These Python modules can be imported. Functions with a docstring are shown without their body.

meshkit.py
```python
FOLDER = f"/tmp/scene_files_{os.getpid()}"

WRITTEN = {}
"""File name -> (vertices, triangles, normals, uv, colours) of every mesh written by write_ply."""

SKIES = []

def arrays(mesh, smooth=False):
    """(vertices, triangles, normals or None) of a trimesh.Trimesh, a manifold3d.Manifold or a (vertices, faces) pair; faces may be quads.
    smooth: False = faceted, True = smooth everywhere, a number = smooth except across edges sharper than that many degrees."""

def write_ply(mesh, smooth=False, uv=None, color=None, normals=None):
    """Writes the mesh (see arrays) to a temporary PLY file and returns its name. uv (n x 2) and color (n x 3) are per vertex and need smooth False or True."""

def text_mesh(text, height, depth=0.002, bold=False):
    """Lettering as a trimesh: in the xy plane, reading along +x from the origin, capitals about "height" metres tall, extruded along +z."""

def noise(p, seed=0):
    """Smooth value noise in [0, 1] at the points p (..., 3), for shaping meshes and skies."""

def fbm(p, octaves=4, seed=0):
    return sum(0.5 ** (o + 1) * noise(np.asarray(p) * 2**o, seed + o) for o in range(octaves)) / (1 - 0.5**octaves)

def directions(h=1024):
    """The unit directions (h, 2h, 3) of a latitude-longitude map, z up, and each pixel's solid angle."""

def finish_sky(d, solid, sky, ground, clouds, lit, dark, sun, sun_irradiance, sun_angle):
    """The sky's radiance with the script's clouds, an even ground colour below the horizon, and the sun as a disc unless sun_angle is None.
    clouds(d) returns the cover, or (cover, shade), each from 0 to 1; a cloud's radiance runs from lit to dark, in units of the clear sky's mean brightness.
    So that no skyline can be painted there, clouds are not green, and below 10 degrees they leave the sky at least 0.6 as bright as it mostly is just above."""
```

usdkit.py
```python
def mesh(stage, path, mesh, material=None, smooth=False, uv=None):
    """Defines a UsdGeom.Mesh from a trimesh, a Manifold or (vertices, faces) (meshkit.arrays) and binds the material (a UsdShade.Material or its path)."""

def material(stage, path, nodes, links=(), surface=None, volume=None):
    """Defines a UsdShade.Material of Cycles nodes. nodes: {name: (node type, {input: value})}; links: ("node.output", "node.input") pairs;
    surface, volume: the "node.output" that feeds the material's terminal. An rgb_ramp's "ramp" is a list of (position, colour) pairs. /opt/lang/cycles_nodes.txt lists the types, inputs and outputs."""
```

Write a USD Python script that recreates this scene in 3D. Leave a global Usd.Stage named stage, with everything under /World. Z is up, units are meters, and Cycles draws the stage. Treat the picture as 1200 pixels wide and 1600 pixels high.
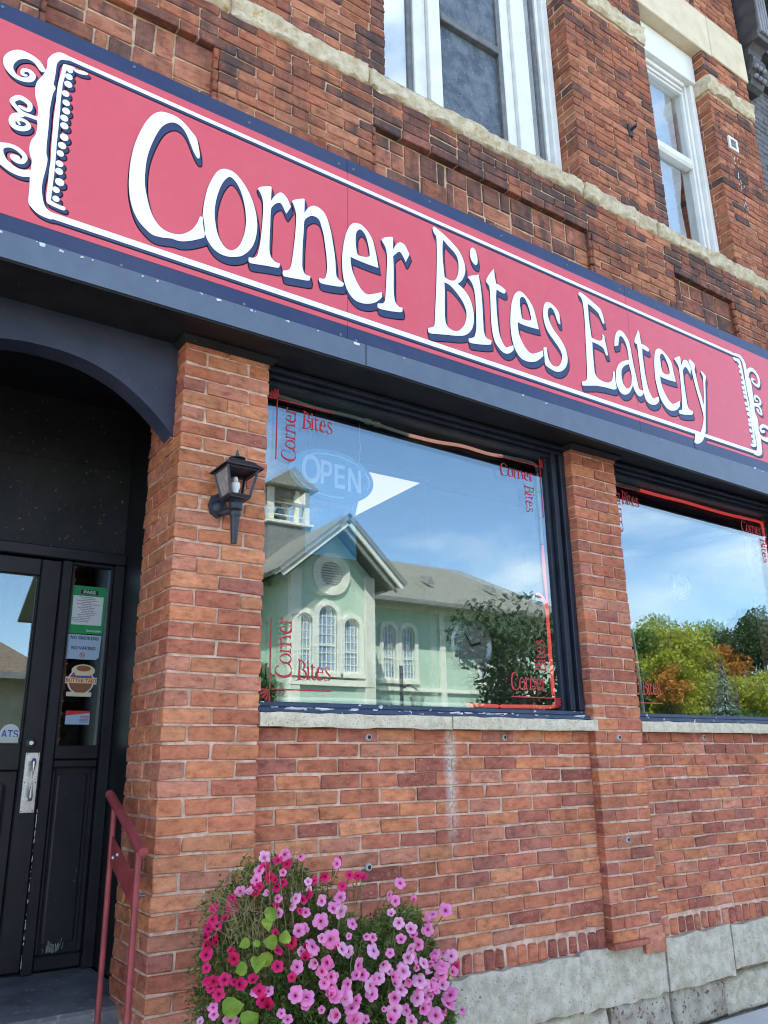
"""A brick corner eatery, its sign and windows, with the street across from it."""
import math, random
import numpy as np
import trimesh
from shapely.geometry import Polygon, Point, LineString, box as sbox
from shapely.ops import unary_union
from shapely import affinity
import usdkit, meshkit
from pxr import Usd, UsdGeom, UsdLux, UsdShade, Gf, Sdf, Vt

RNG = random.Random(7)
NP = np.random.default_rng(7)
stage = Usd.Stage.CreateInMemory()
UsdGeom.SetStageUpAxis(stage, 'Z')
UsdGeom.SetStageMetersPerUnit(stage, 1.0)
UsdGeom.Xform.Define(stage, '/World')
UsdGeom.Scope.Define(stage, '/World/Looks')

# ------------------------------------------------------------------ camera
EXPOSURE = 1.8
CAM_POS = (-1.1612, -3.3108, 1.4231)
YAW, PITCH, ROLL = 0.5997, 0.3008, -0.0155
fwd = np.array([math.sin(YAW) * math.cos(PITCH), math.cos(YAW) * math.cos(PITCH), math.sin(PITCH)])
right0 = np.array([math.cos(YAW), -math.sin(YAW), 0.0])
up0 = np.cross(right0, fwd)
cam_r = math.cos(ROLL) * right0 + math.sin(ROLL) * up0
cam_u = -math.sin(ROLL) * right0 + math.cos(ROLL) * up0
cam = UsdGeom.Camera.Define(stage, '/World/camera')
m = Gf.Matrix4d(1.0)
m.SetRow(0, Gf.Vec4d(*cam_r, 0)); m.SetRow(1, Gf.Vec4d(*cam_u, 0)); m.SetRow(2, Gf.Vec4d(*(-fwd), 0)); m.SetRow(3, Gf.Vec4d(*CAM_POS, 1))
cam.AddTransformOp().Set(m)
cam.CreateHorizontalApertureAttr(36.0)
cam.CreateVerticalApertureAttr(48.0)
cam.CreateFocalLengthAttr(36.0 * 1269.48 / 1200.0)
cam.CreateClippingRangeAttr(Gf.Vec2f(0.05, 2000.0))
cam.CreateExposureAttr(EXPOSURE)

# ------------------------------------------------------------------ sky and sun (the sun stands behind the shop, so its front is in shade)
SUN = np.array([-0.36, 0.52, 0.95]); SUN /= np.linalg.norm(SUN)
sun = UsdLux.DistantLight.Define(stage, '/World/sun')
sun.CreateIntensityAttr(1.2); sun.CreateAngleAttr(0.5); sun.CreateNormalizeAttr(True)
sun.CreateColorAttr(Gf.Vec3f(1.0, 0.95, 0.86))
zx = SUN; xx = np.cross([0, 0, 1.0], zx); xx /= np.linalg.norm(xx); yx = np.cross(zx, xx)
ms = Gf.Matrix4d(1.0)
ms.SetRow(0, Gf.Vec4d(*xx, 0)); ms.SetRow(1, Gf.Vec4d(*yx, 0)); ms.SetRow(2, Gf.Vec4d(*zx, 0))
sun.AddTransformOp().Set(ms)
sky = UsdLux.DomeLight.Define(stage, '/World/sky')
SKY_STRENGTH = 0.13
skymat = usdkit.material(stage, '/World/Looks/sky_look', {
    'tc': ('texture_coordinate', {}),
    'sky': ('sky_texture', {'sky_type': 'single_scattering', 'sun_disc': False, 'sun_elevation': math.asin(SUN[2]), 'sun_rotation': math.atan2(SUN[0], SUN[1]), 'aerosol_density': 0.12, 'ozone_density': 1.2, 'air_density': 1.0}),
    'map': ('mapping', {'scale': (3.0, 3.0, 8.0), 'location': (1.9, 6.1, 3.7)}),
    'n': ('noise_texture', {'scale': 1.0, 'detail': 7.0, 'roughness': 0.56, 'distortion': 0.5}),
    'r': ('rgb_ramp', {'ramp': [(0.0, (0, 0, 0)), (0.535, (0, 0, 0)), (0.60, (0.28, 0.28, 0.28)), (0.68, (0.85, 0.85, 0.85)), (1.0, (1, 1, 1))]}),
    'mix': ('mix', {'color2': (6.3, 6.6, 7.0)}),
    'bg': ('background_shader', {'strength': SKY_STRENGTH}),
}, [('tc.generated', 'map.vector'), ('map.vector', 'n.vector'), ('n.fac', 'r.fac'), ('r.color', 'mix.fac'), ('sky.color', 'mix.color1'), ('mix.color', 'bg.color')], surface='bg.background')
UsdShade.MaterialBindingAPI.Apply(sky.GetPrim()).Bind(skymat)
sky.GetPrim().SetCustomDataByKey('kind', 'structure')

# ------------------------------------------------------------------ helpers
_used = {}
def path_for(name, parent=None):
    base = str(parent.GetPath()) if parent is not None else '/World'
    n = _used.get((base, name), -1) + 1
    _used[(base, name)] = n
    return f'{base}/{name}' + (f'_{n:03d}' if n else '')

def obj(name, mesh, mat, parent=None, smooth=False):
    return usdkit.mesh(stage, path_for(name, parent), mesh, mat, smooth).GetPrim()

def tag(p, label=None, cat=None, group=None, kind=None):
    for k, v in (('label', label), ('category', cat), ('group', group), ('kind', kind)):
        if v: p.SetCustomDataByKey(k, v)
    return p

def thing(name, label, cat, loc=(0, 0, 0), rotz=0.0, group=None):
    x = UsdGeom.Xform.Define(stage, path_for(name)); x.AddTranslateOp().Set(Gf.Vec3d(*map(float, loc)))
    if rotz: x.AddRotateZOp().Set(math.degrees(rotz))
    return tag(x.GetPrim(), label, cat, group)

def part(name, parent):
    return UsdGeom.Xform.Define(stage, path_for(name, parent)).GetPrim()

_F = np.array([[0, 1, 3, 2], [4, 6, 7, 5], [0, 4, 5, 1], [2, 3, 7, 6], [0, 2, 6, 4], [1, 5, 7, 3]])
def bx(x0, x1, y0, y1, z0, z1):
    v = np.array([[x, y, z] for x in (x0, x1) for y in (y0, y1) for z in (z0, z1)], float)
    return v, np.vstack([_F[:, [0, 1, 2]], _F[:, [0, 2, 3]]])

def _cb_template():
    v = []
    for s in np.ndindex(2, 2, 2):
        for ax in range(3):
            v.append([(1 if s[k] else -1, 0 if k == ax else 1) for k in range(3)])
    v = np.array(v, float)
    sign, inset = v[:, :, 0], v[:, :, 1]
    h = trimesh.convex.convex_hull(sign * (1 - 0.2 * inset))
    # map the hull's vertices back to the template order
    src = sign * (1 - 0.2 * inset)
    idx = [int(np.argmin(np.abs(src - q).sum(1))) for q in h.vertices]
    return sign, inset, np.array(idx)[h.faces]
_CS, _CI, _CF = _cb_template()
def cbox(x0, x1, y0, y1, z0, z1, c=0.004, j=0.0, rng=NP):
    """A box with chamfered edges; j: random shift of every corner."""
    h = np.array([(x1 - x0) / 2, (y1 - y0) / 2, (z1 - z0) / 2]); mid = np.array([(x0 + x1) / 2, (y0 + y1) / 2, (z0 + z1) / 2])
    v = mid + _CS * (h - np.minimum(c, h * 0.6) * _CI)
    if j:
        v = v + np.repeat(rng.normal(0, j, (8, 3)), 3, 0)
        v = v + rng.normal(0, j * 0.35, v.shape)
    return v, _CF

def cat(*ms):
    vs, fs, n = [], [], 0
    for mm in ms:
        if hasattr(mm, 'vertices'): v, f = np.asarray(mm.vertices), np.asarray(mm.faces)
        else:
            v, f = np.asarray(mm[0], float), np.asarray(mm[1], int)
            if f.shape[1] == 4: f = np.vstack([f[:, [0, 1, 2]], f[:, [0, 2, 3]]])
        vs.append(v); fs.append(f + n); n += len(v)
    return np.vstack(vs), np.vstack(fs)

def tube(pts, r, sides=8, cap=True):
    p = np.asarray(pts, float); n = len(p)
    rr = np.broadcast_to(r, (n,)).astype(float)
    t = np.gradient(p, axis=0); t /= np.linalg.norm(t, axis=1, keepdims=True) + 1e-12
    ref = np.array([0, 0, 1.0]) if abs(t[0][2]) < 0.9 else np.array([1.0, 0, 0])
    a = np.cross(t, ref); a /= np.linalg.norm(a, axis=1, keepdims=True) + 1e-12
    b = np.cross(t, a)
    ang = np.arange(sides) * 2 * np.pi / sides
    v = p[:, None] + rr[:, None, None] * (np.cos(ang)[None, :, None] * a[:, None] + np.sin(ang)[None, :, None] * b[:, None])
    v = v.reshape(-1, 3); f = []
    for i in range(n - 1):
        for k in range(sides):
            q = [i * sides + k, i * sides + (k + 1) % sides, (i + 1) * sides + (k + 1) % sides, (i + 1) * sides + k]
            f += [[q[0], q[2], q[1]], [q[0], q[3], q[2]]]
    if cap:
        v = np.vstack([v, p[0], p[-1]]); c0, c1 = len(v) - 2, len(v) - 1
        for k in range(sides):
            f += [[c0, k, (k + 1) % sides], [c1, (n - 1) * sides + (k + 1) % sides, (n - 1) * sides + k]]
    return v, np.array(f)

def lathe(prof, center, axis='z', n=20):
    """prof: (radius, height) pairs from bottom to top."""
    mm = trimesh.creation.revolve(np.array(prof, float), sections=n)
    v = np.array(mm.vertices)
    if axis == 'y': v = v[:, [0, 2, 1]] * np.array([1, -1, 1.0])     # height runs towards the viewer (-y)
    return v + np.array(center, float), np.array(mm.faces)

def crom(pts, seg=4):
    """Closed Catmull-Rom through the points; a third value of 1 marks a corner."""
    P = [(p[0], p[1]) for p in pts]; C = [len(p) > 2 and p[2] == 1 for p in pts]; n = len(P); out = []
    P = np.array(P)
    for i in range(n):
        p0, p1, p2, p3 = P[(i - 1) % n], P[i], P[(i + 1) % n], P[(i + 2) % n]
        if C[i]: p0 = p1
        if C[(i + 1) % n]: p3 = p2
        for k in range(seg):
            t = k / seg
            out.append(0.5 * (2 * p1 + (p2 - p0) * t + (2 * p0 - 5 * p1 + 4 * p2 - p3) * t * t + (3 * p1 - p0 - 3 * p2 + p3) * t ** 3))
    return np.array(out)

def parse(s): return [tuple(map(float, t.split(','))) for t in s.split()]
def poly_of(s, seg=4): return Polygon(crom(parse(s), seg)).buffer(0)
def stroke_of(s):
    P = parse(s); a = np.array(P)
    # resample smoothly
    tt = np.linspace(0, len(a) - 1, (len(a) - 1) * 4 + 1); out = []
    for t in tt:
        i = min(int(t), len(a) - 2); u = t - i
        p0, p1, p2, p3 = a[max(i - 1, 0)], a[i], a[i + 1], a[min(i + 2, len(a) - 1)]
        out.append(0.5 * (2 * p1 + (p2 - p0) * u + (2 * p0 - 5 * p1 + 4 * p2 - p3) * u * u + (3 * p1 - p0 - 3 * p2 + p3) * u ** 3))
    out = np.array(out)
    return unary_union([unary_union([Point(p[0], p[1]).buffer(max(p[2], .004) / 2, 6), Point(q[0], q[1]).buffer(max(q[2], .004) / 2, 6)]).convex_hull for p, q in zip(out, out[1:])])

def flat(poly, y, d):
    """A shapely shape in the facade's (x, z) plane as a thin plate whose face stands at y and whose back is d behind."""
    ms = [trimesh.creation.extrude_polygon(g, d, engine='earcut') for g in getattr(poly, 'geoms', [poly]) if g.geom_type == 'Polygon' and g.area > 1e-7]
    mm = trimesh.util.concatenate(ms); v = np.array(mm.vertices)
    return np.stack([v[:, 0], y + d - v[:, 2], v[:, 1]], 1), np.array(mm.faces)

def text(s, h, x, z, y, sx=1.0, center=True, bold=True, d=0.0012):
    mm = meshkit.text_mesh(s, h, d, bold); v = np.array(mm.vertices); v[:, 0] *= sx
    if center: v[:, 0] -= (v[:, 0].min() + v[:, 0].max()) / 2
    return np.stack([x + v[:, 0], y + d - v[:, 2], z + v[:, 1]], 1), np.array(mm.faces)

# ------------------------------------------------------------------ materials
LK = '/World/Looks/'
def srgb(h):
    c = [int(h[i:i + 2], 16) / 255 for i in (0, 2, 4)]
    return tuple(v / 12.92 if v <= .04045 else ((v + .055) / 1.055) ** 2.4 for v in c)
def mul(c, k): return tuple(min(1, v * k) for v in c)

def rough(name, c1, c2, scale=20, rough=0.85, bump=0.3, bscale=None, spec=0.3, dist=0.004, c3=None, t3=0.62, s3=90, detail=6, coat=0.0, metal=0.0):
    """A surface that varies between c1 and c2, with flecks of c3, and fine relief."""
    nodes = {'g': ('geometry', {}),
             'n': ('noise_texture', {'scale': scale, 'detail': detail, 'roughness': 0.6}),
             'r': ('rgb_ramp', {'ramp': [(0.0, c1), (0.38, c1), (0.62, c2), (1.0, c2)]}),
             'b': ('noise_texture', {'scale': bscale or scale * 8, 'detail': 4, 'roughness': 0.65}),
             'bp': ('bump', {'strength': bump, 'distance': dist}),
             'p': ('principled_bsdf', {'roughness': rough, 'specular_ior_level': spec, 'coat_weight': coat, 'metallic': metal})}
    links = [('g.position', 'n.vector'), ('g.position', 'b.vector'), ('n.fac', 'r.fac'), ('b.fac', 'bp.height'), ('bp.normal', 'p.normal')]
    if c3:
        nodes['n3'] = ('noise_texture', {'scale': s3, 'detail': 3, 'roughness': 0.6})
        nodes['r3'] = ('rgb_ramp', {'ramp': [(0, (0, 0, 0)), (t3, (0, 0, 0)), (t3 + .05, (1, 1, 1)), (1, (1, 1, 1))]})
        nodes['m3'] = ('mix', {'color2': c3})
        links += [('g.position', 'n3.vector'), ('n3.fac', 'r3.fac'), ('r3.color', 'm3.fac'), ('r.color', 'm3.color1'), ('m3.color', 'p.base_color')]
    else: links.append(('r.color', 'p.base_color'))
    return usdkit.material(stage, LK + name, nodes, links, surface='p.BSDF')

def plain(name, c, rough_=0.5, spec=0.4, metal=0.0, coat=0.0, emit=None, es=0.0):
    pr = {'base_color': c, 'roughness': rough_, 'specular_ior_level': spec, 'metallic': metal, 'coat_weight': coat}
    if emit: pr.update(emission_color=emit, emission_strength=es)
    return usdkit.material(stage, LK + name, {'n': ('noise_texture', {'scale': 60, 'detail': 3}), 'g': ('geometry', {}), 'r': ('map_range', {'from_min': 0.3, 'from_max': 0.7, 'to_min': max(.02, rough_ - .08), 'to_max': min(1, rough_ + .08)}), 'p': ('principled_bsdf', {k: v for k, v in pr.items() if k != 'roughness'})},
                           [('g.position', 'n.vector'), ('n.fac', 'r.value'), ('r.result', 'p.roughness')], surface='p.BSDF')

def brick_mat(name, base, dark, fleck=0.12, streak=True, lime=(0.58, 0.42, 0.33), soot=0.0):
    """Fired brick: mottled, darker burnt patches, lime flecks, a pale run-off stain under the sill joint."""
    nodes = {'g': ('geometry', {}),
             'oi': ('object_info', {}),
             'n': ('noise_texture', {'scale': 11, 'detail': 7, 'roughness': 0.62}),
             'r': ('rgb_ramp', {'ramp': [(0.0, dark), (0.36, mul(dark, 1.1)), (0.52, base), (1.0, mul(base, 1.12))]}),
             'hv': ('hsv', {}), 'ov': ('map_range', {'to_min': 0.86, 'to_max': 1.14}),
             'f': ('noise_texture', {'scale': 70, 'detail': 4, 'roughness': 0.7}),
             'fr': ('rgb_ramp', {'ramp': [(0, (0, 0, 0)), (0.645 - fleck * .35, (0, 0, 0)), (0.76 - fleck * .35, (0.5, 0.5, 0.5)), (1, (.7, .7, .7))]}),
             'sm2': ('mapping', {'scale': (16, 16, 34)}), 'n2': ('noise_texture', {'scale': 1.0, 'detail': 5, 'roughness': .7}), 'r2': ('rgb_ramp', {'ramp': [(0, (.42, .38, .38)), (.36, (.60, .56, .55)), (.47, (.90, .89, .88)), (.56, (1.02, 1.02, 1.0)), (.66, (1.22, 1.20, 1.12)), (1, (1.3, 1.28, 1.2))]}), 'mm': ('mix', {'mix_type': 'multiply', 'fac': .95}), 'n4': ('noise_texture', {'scale': 2.3, 'detail': 6, 'roughness': .6}), 'r4': ('rgb_ramp', {'ramp': [(0, (.58, .55, .54)), (.38, (.74, .72, .71)), (.54, (1, 1, 1)), (1, (1.12, 1.1, 1.06))]}), 'm4': ('mix', {'mix_type': 'multiply', 'fac': .8}), 'n5': ('voronoi_texture', {'scale': 230}), 'r5': ('rgb_ramp', {'ramp': [(0, (.3, .26, .25)), (.12, (.75, .72, .7)), (.2, (1, 1, 1)), (1, (1, 1, 1))]}), 'n6': ('noise_texture', {'scale': 18, 'detail': 2}), 'r6': ('rgb_ramp', {'ramp': [(0, (0, 0, 0)), (.5, (0, 0, 0)), (.6, (.8, .8, .8)), (1, (.9, .9, .9))]}), 'm5': ('mix', {'mix_type': 'multiply'}),
             'm': ('mix', {'color2': lime}),
             'b': ('noise_texture', {'scale': 190, 'detail': 4, 'roughness': 0.7}),
             'b2': ('noise_texture', {'scale': 34, 'detail': 3}),
             'ba': ('math', {'math_type': 'add'}),
             'bp': ('bump', {'strength': 0.8, 'distance': 0.005}),
             'p': ('principled_bsdf', {'roughness': 0.9, 'specular_ior_level': 0.22})}
    links = [('g.position', 'n.vector'), ('g.position', 'f.vector'), ('g.position', 'b.vector'), ('g.position', 'b2.vector'), ('n.fac', 'r.fac'), ('oi.random', 'ov.value'), ('ov.result', 'hv.value'), ('r.color', 'mm.color1'), ('g.position', 'sm2.vector'), ('sm2.vector', 'n2.vector'), ('n2.fac', 'r2.fac'), ('r2.color', 'mm.color2'), ('mm.color', 'm4.color1'), ('g.position', 'n4.vector'), ('n4.fac', 'r4.fac'), ('r4.color', 'm4.color2'), ('g.position', 'n5.vector'), ('n5.distance', 'r5.fac'), ('g.position', 'n6.vector'), ('n6.fac', 'r6.fac'), ('r6.color', 'm5.fac'), ('m4.color', 'm5.color1'), ('r5.color', 'm5.color2'), ('m5.color', 'hv.color'),
             ('f.fac', 'fr.fac'), ('fr.color', 'm.fac'), ('hv.color', 'm.color1'), ('b.fac', 'ba.value1'), ('b2.fac', 'ba.value2'), ('ba.value', 'bp.height'), ('bp.normal', 'p.normal')]
    last = 'm.color'
    if soot:
        nodes.update({'sm': ('mapping', {'scale': (9, 9, 2.5)}), 'sn': ('noise_texture', {'scale': 1.0, 'detail': 6, 'roughness': 0.65}),
                      'sr': ('rgb_ramp', {'ramp': [(0, (0, 0, 0)), (0.5 - soot * .3, (0, 0, 0)), (0.70 - soot * .3, (.78, .78, .78)), (1, (.85, .85, .85))]}), 'sx': ('mix', {'color2': (0.055, 0.045, 0.045)}),
                      'wm': ('mapping', {'scale': (60, 60, 6)}), 'wn': ('noise_texture', {'scale': 1.0, 'detail': 4, 'roughness': 0.7}), 'wr': ('rgb_ramp', {'ramp': [(0, (0, 0, 0)), (0.60, (0, 0, 0)), (0.70, (.55, .55, .55)), (1, (.7, .7, .7))]}), 'wx': ('mix', {'color2': (0.42, 0.42, 0.44)})})
        links += [('g.position', 'sm.vector'), ('sm.vector', 'sn.vector'), ('sn.fac', 'sr.fac'), ('sr.color', 'sx.fac'), (last, 'sx.color1'),
                  ('g.position', 'wm.vector'), ('wm.vector', 'wn.vector'), ('wn.fac', 'wr.fac'), ('wr.color', 'wx.fac'), ('sx.color', 'wx.color1')]
        last = 'wx.color' if soot > .5 else 'sx.color'
    if streak:
        stain(nodes, links, last); last = 'st_m.color'
    links.append((last, 'p.base_color'))
    return usdkit.material(stage, LK + name, nodes, links, surface='p.BSDF')

def stain(nodes, links, last):
    """The pale lime run below the joint of the first window sill (x about 1.52)."""
    nodes.update({'st_n': ('noise_texture', {'scale': 14, 'detail': 3}), 'st_x': ('separate_xyz', {}), 'st_w': ('math', {'math_type': 'multiply_add', 'value2': 0.05}),
                  'st_d': ('math', {'math_type': 'subtract', 'value2': 1.545}), 'st_a': ('math', {'math_type': 'absolute'}),
                  'st_r': ('map_range', {'from_min': 0.012, 'from_max': 0.05, 'to_min': 0.62, 'to_max': 0.0, 'clamp': True}),
                  'st_z': ('map_range', {'from_min': 0.98, 'from_max': 1.25, 'to_min': 0.0, 'to_max': 1.0, 'clamp': True}),
                  'st_zz': ('map_range', {'from_min': 1.575, 'from_max': 1.59, 'to_min': 1.0, 'to_max': 0.0, 'clamp': True}),
                  'st_f': ('math', {'math_type': 'multiply'}), 'st_n2': ('noise_texture', {'scale': 55, 'detail': 5, 'roughness': .7}), 'st_k': ('map_range', {'from_min': .36, 'from_max': .62, 'to_min': .15, 'to_max': 1.25, 'clamp': True}), 'st_h': ('math', {'math_type': 'multiply'}), 'st_g': ('math', {'math_type': 'multiply'}), 'st_m': ('mix', {'color2': (0.62, 0.58, 0.53)})})
    links += [('g.position', 'st_n.vector'), ('g.position', 'st_x.vector'), ('st_n.fac', 'st_w.value1'), ('st_x.x', 'st_w.value3'), ('st_w.value', 'st_d.value1'), ('st_d.value', 'st_a.value1'), ('st_a.value', 'st_r.value'),
              ('st_x.z', 'st_z.value'), ('st_x.z', 'st_zz.value'), ('st_r.result', 'st_f.value1'), ('st_z.result', 'st_f.value2'), ('g.position', 'st_n2.vector'), ('st_n2.fac', 'st_k.value'), ('st_f.value', 'st_h.value1'), ('st_k.result', 'st_h.value2'), ('st_h.value', 'st_g.value1'), ('st_zz.result', 'st_g.value2'), ('st_g.value', 'st_m.fac'), (last, 'st_m.color1')]

LOWER = [brick_mat('brick_orange', (0.562, 0.205, 0.100), (0.467, 0.159, 0.082), .10), brick_mat('brick_tan', (0.584, 0.234, 0.122), (0.499, 0.184, 0.097), .08),
         brick_mat('brick_red', (0.488, 0.159, 0.095), (0.403, 0.125, 0.079), .12), brick_mat('brick_rust', (0.520, 0.177, 0.097), (0.435, 0.139, 0.080), .10),
         brick_mat('brick_mauve', (0.424, 0.149, 0.106), (0.350, 0.120, 0.089), .14), brick_mat('brick_deep', (0.382, 0.117, 0.080), (0.297, 0.089, 0.066), .20),
         brick_mat('brick_rose', (0.541, 0.214, 0.135), (0.456, 0.170, 0.110), .14)]
LOWER_P1 = [0, 0, 1, 1, 3, 3, 6, 6, 2, 4]
LOWER_P2 = [2, 2, 3, 4, 6, 0, 3]
LOWER_A1 = [0, 3, 3, 2, 2, 5, 4, 6, 0, 2, 1]
LOWER_A2 = [2, 3, 3, 5, 4, 2, 6, 0]
UPPER = [brick_mat('upper_brick_red', (0.38, 0.130, 0.075), (0.31, 0.102, 0.062), .08, False, soot=.04), brick_mat('upper_brick_rust', (0.42, 0.152, 0.082), (0.34, 0.118, 0.068), .08, False, soot=.02),
         brick_mat('upper_brick_brown', (0.31, 0.106, 0.066), (0.24, 0.082, 0.054), .10, False, soot=.10), brick_mat('upper_brick_orange', (0.46, 0.185, 0.105), (0.36, 0.138, 0.085), .06, False, soot=.0)]
SOOTY = [brick_mat('sooty_brick', (0.29, 0.108, 0.074), (0.21, 0.084, 0.062), .12, False, soot=.34), brick_mat('sooty_brick_dark', (0.23, 0.095, 0.070), (0.16, 0.074, 0.060), .14, False, soot=.5)]
BLOCK = [brick_mat('terracotta_red', (0.38, 0.14, 0.088), (0.28, 0.10, 0.07), .05, False, soot=.1), brick_mat('terracotta_brown', (0.26, 0.11, 0.08), (0.18, 0.078, 0.06), .08, False, soot=.25), brick_mat('terracotta_rust', (0.44, 0.17, 0.10), (0.34, 0.125, 0.08), .05, False, soot=.0)]

def mortar_mat(name, c1, c2, streak=True):
    nodes = {'g': ('geometry', {}), 'n': ('noise_texture', {'scale': 20, 'detail': 7, 'roughness': .68}), 'r': ('rgb_ramp', {'ramp': [(0, mul(c1, .6)), (.36, mul(c1, .8)), (.46, c1), (.6, c2), (1, mul(c2, 1.08))]}),
             'b': ('noise_texture', {'scale': 240, 'detail': 4}), 'bp': ('bump', {'strength': .5, 'distance': .003}), 'p': ('principled_bsdf', {'roughness': .95, 'specular_ior_level': .15})}
    links = [('g.position', 'n.vector'), ('g.position', 'b.vector'), ('n.fac', 'r.fac'), ('b.fac', 'bp.height'), ('bp.normal', 'p.normal')]
    last = 'r.color'
    if streak: stain(nodes, links, last); last = 'st_m.color'
    links.append((last, 'p.base_color'))
    return usdkit.material(stage, LK + name, nodes, links, surface='p.BSDF')
M_MORTAR = mortar_mat('mortar', (0.52, 0.335, 0.25), (0.66, 0.455, 0.355))
M_MORTAR_UP = mortar_mat('mortar_upper', (0.46, 0.30, 0.195), (0.60, 0.41, 0.28), False)
M_SILL = rough('sill_stone', (0.50, 0.415, 0.295), (0.64, 0.55, 0.41), 22, .92, .6, 160, c3=(0.20, 0.18, 0.16), t3=.60, s3=120)
M_BAND = rough('band_stone', (0.48, 0.375, 0.245), (0.66, 0.555, 0.40), 16, .92, 1.0, 45, c3=(0.50, 0.35, 0.16), t3=.60, s3=18, dist=.014)
M_LINTEL = rough('lintel_stone', (0.60, 0.48, 0.33), (0.67, 0.56, 0.41), 6, .9, .35, 120)
M_BASE = rough('foundation_stone', (0.42, 0.36, 0.275), (0.60, 0.525, 0.415), 16, .95, 1.0, 70, c3=(0.07, 0.06, 0.05), t3=.645, s3=80, dist=.012, detail=9)
M_RUBBLE = rough('rubble_mortar', (0.27, 0.225, 0.175), (0.46, 0.40, 0.32), 12, .95, 1.0, 40, c3=(0.10, 0.075, 0.06), t3=.60, s3=40, dist=.016, detail=9)
M_FASCIA = rough('fascia_paint', (0.072, 0.092, 0.132), (0.084, 0.106, 0.148), 9, .40, .12, 40, spec=.7, c3=(0.035, 0.045, 0.065), t3=.70, s3=60)
M_SOFFIT = rough('soffit_black', (0.008, 0.0075, 0.008), (0.015, 0.014, 0.014), 8, .55, .3, 60, spec=.25, c3=(0.16, 0.13, 0.09), t3=.70, s3=60)
M_ARCH = rough('arch_paint', (0.020, 0.024, 0.045), (0.032, 0.036, 0.062), 4, .5, .25, 80, spec=.45, c3=(0.16, 0.13, 0.08), t3=.66, s3=110)
M_BLACK = rough('black_paint', (0.007, 0.0075, 0.009), (0.013, 0.0135, 0.016), 6, .40, .25, 60, spec=.34, c3=(0.09, 0.085, 0.08), t3=.70, s3=70)
M_DUSTY = rough('dusty_black_paint', (0.007, 0.0075, 0.009), (0.014, 0.014, 0.016), 5, .5, .3, 60, spec=.34, c3=(0.20, 0.17, 0.13), t3=.665, s3=55)
M_FRAME = rough('frame_paint', (0.008, 0.010, 0.017), (0.015, 0.019, 0.032), 8, .45, .2, 70, spec=.35, c3=(0.20, 0.20, 0.20), t3=.72, s3=80)
M_NAVY = rough('navy_frame_paint', (0.022, 0.034, 0.075), (0.036, 0.052, 0.10), 9, .5, .3, 60, spec=.4, c3=(0.60, 0.62, 0.64), t3=.64, s3=20)
M_SCUFF = rough('scuffed_paint', (0.16, 0.16, 0.16), (0.34, 0.34, 0.33), 90, .9, .5)
M_PEEL = rough('peeled_paint', (0.62, 0.63, 0.64), (0.72, 0.72, 0.72), 60, .9, .6)
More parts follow.
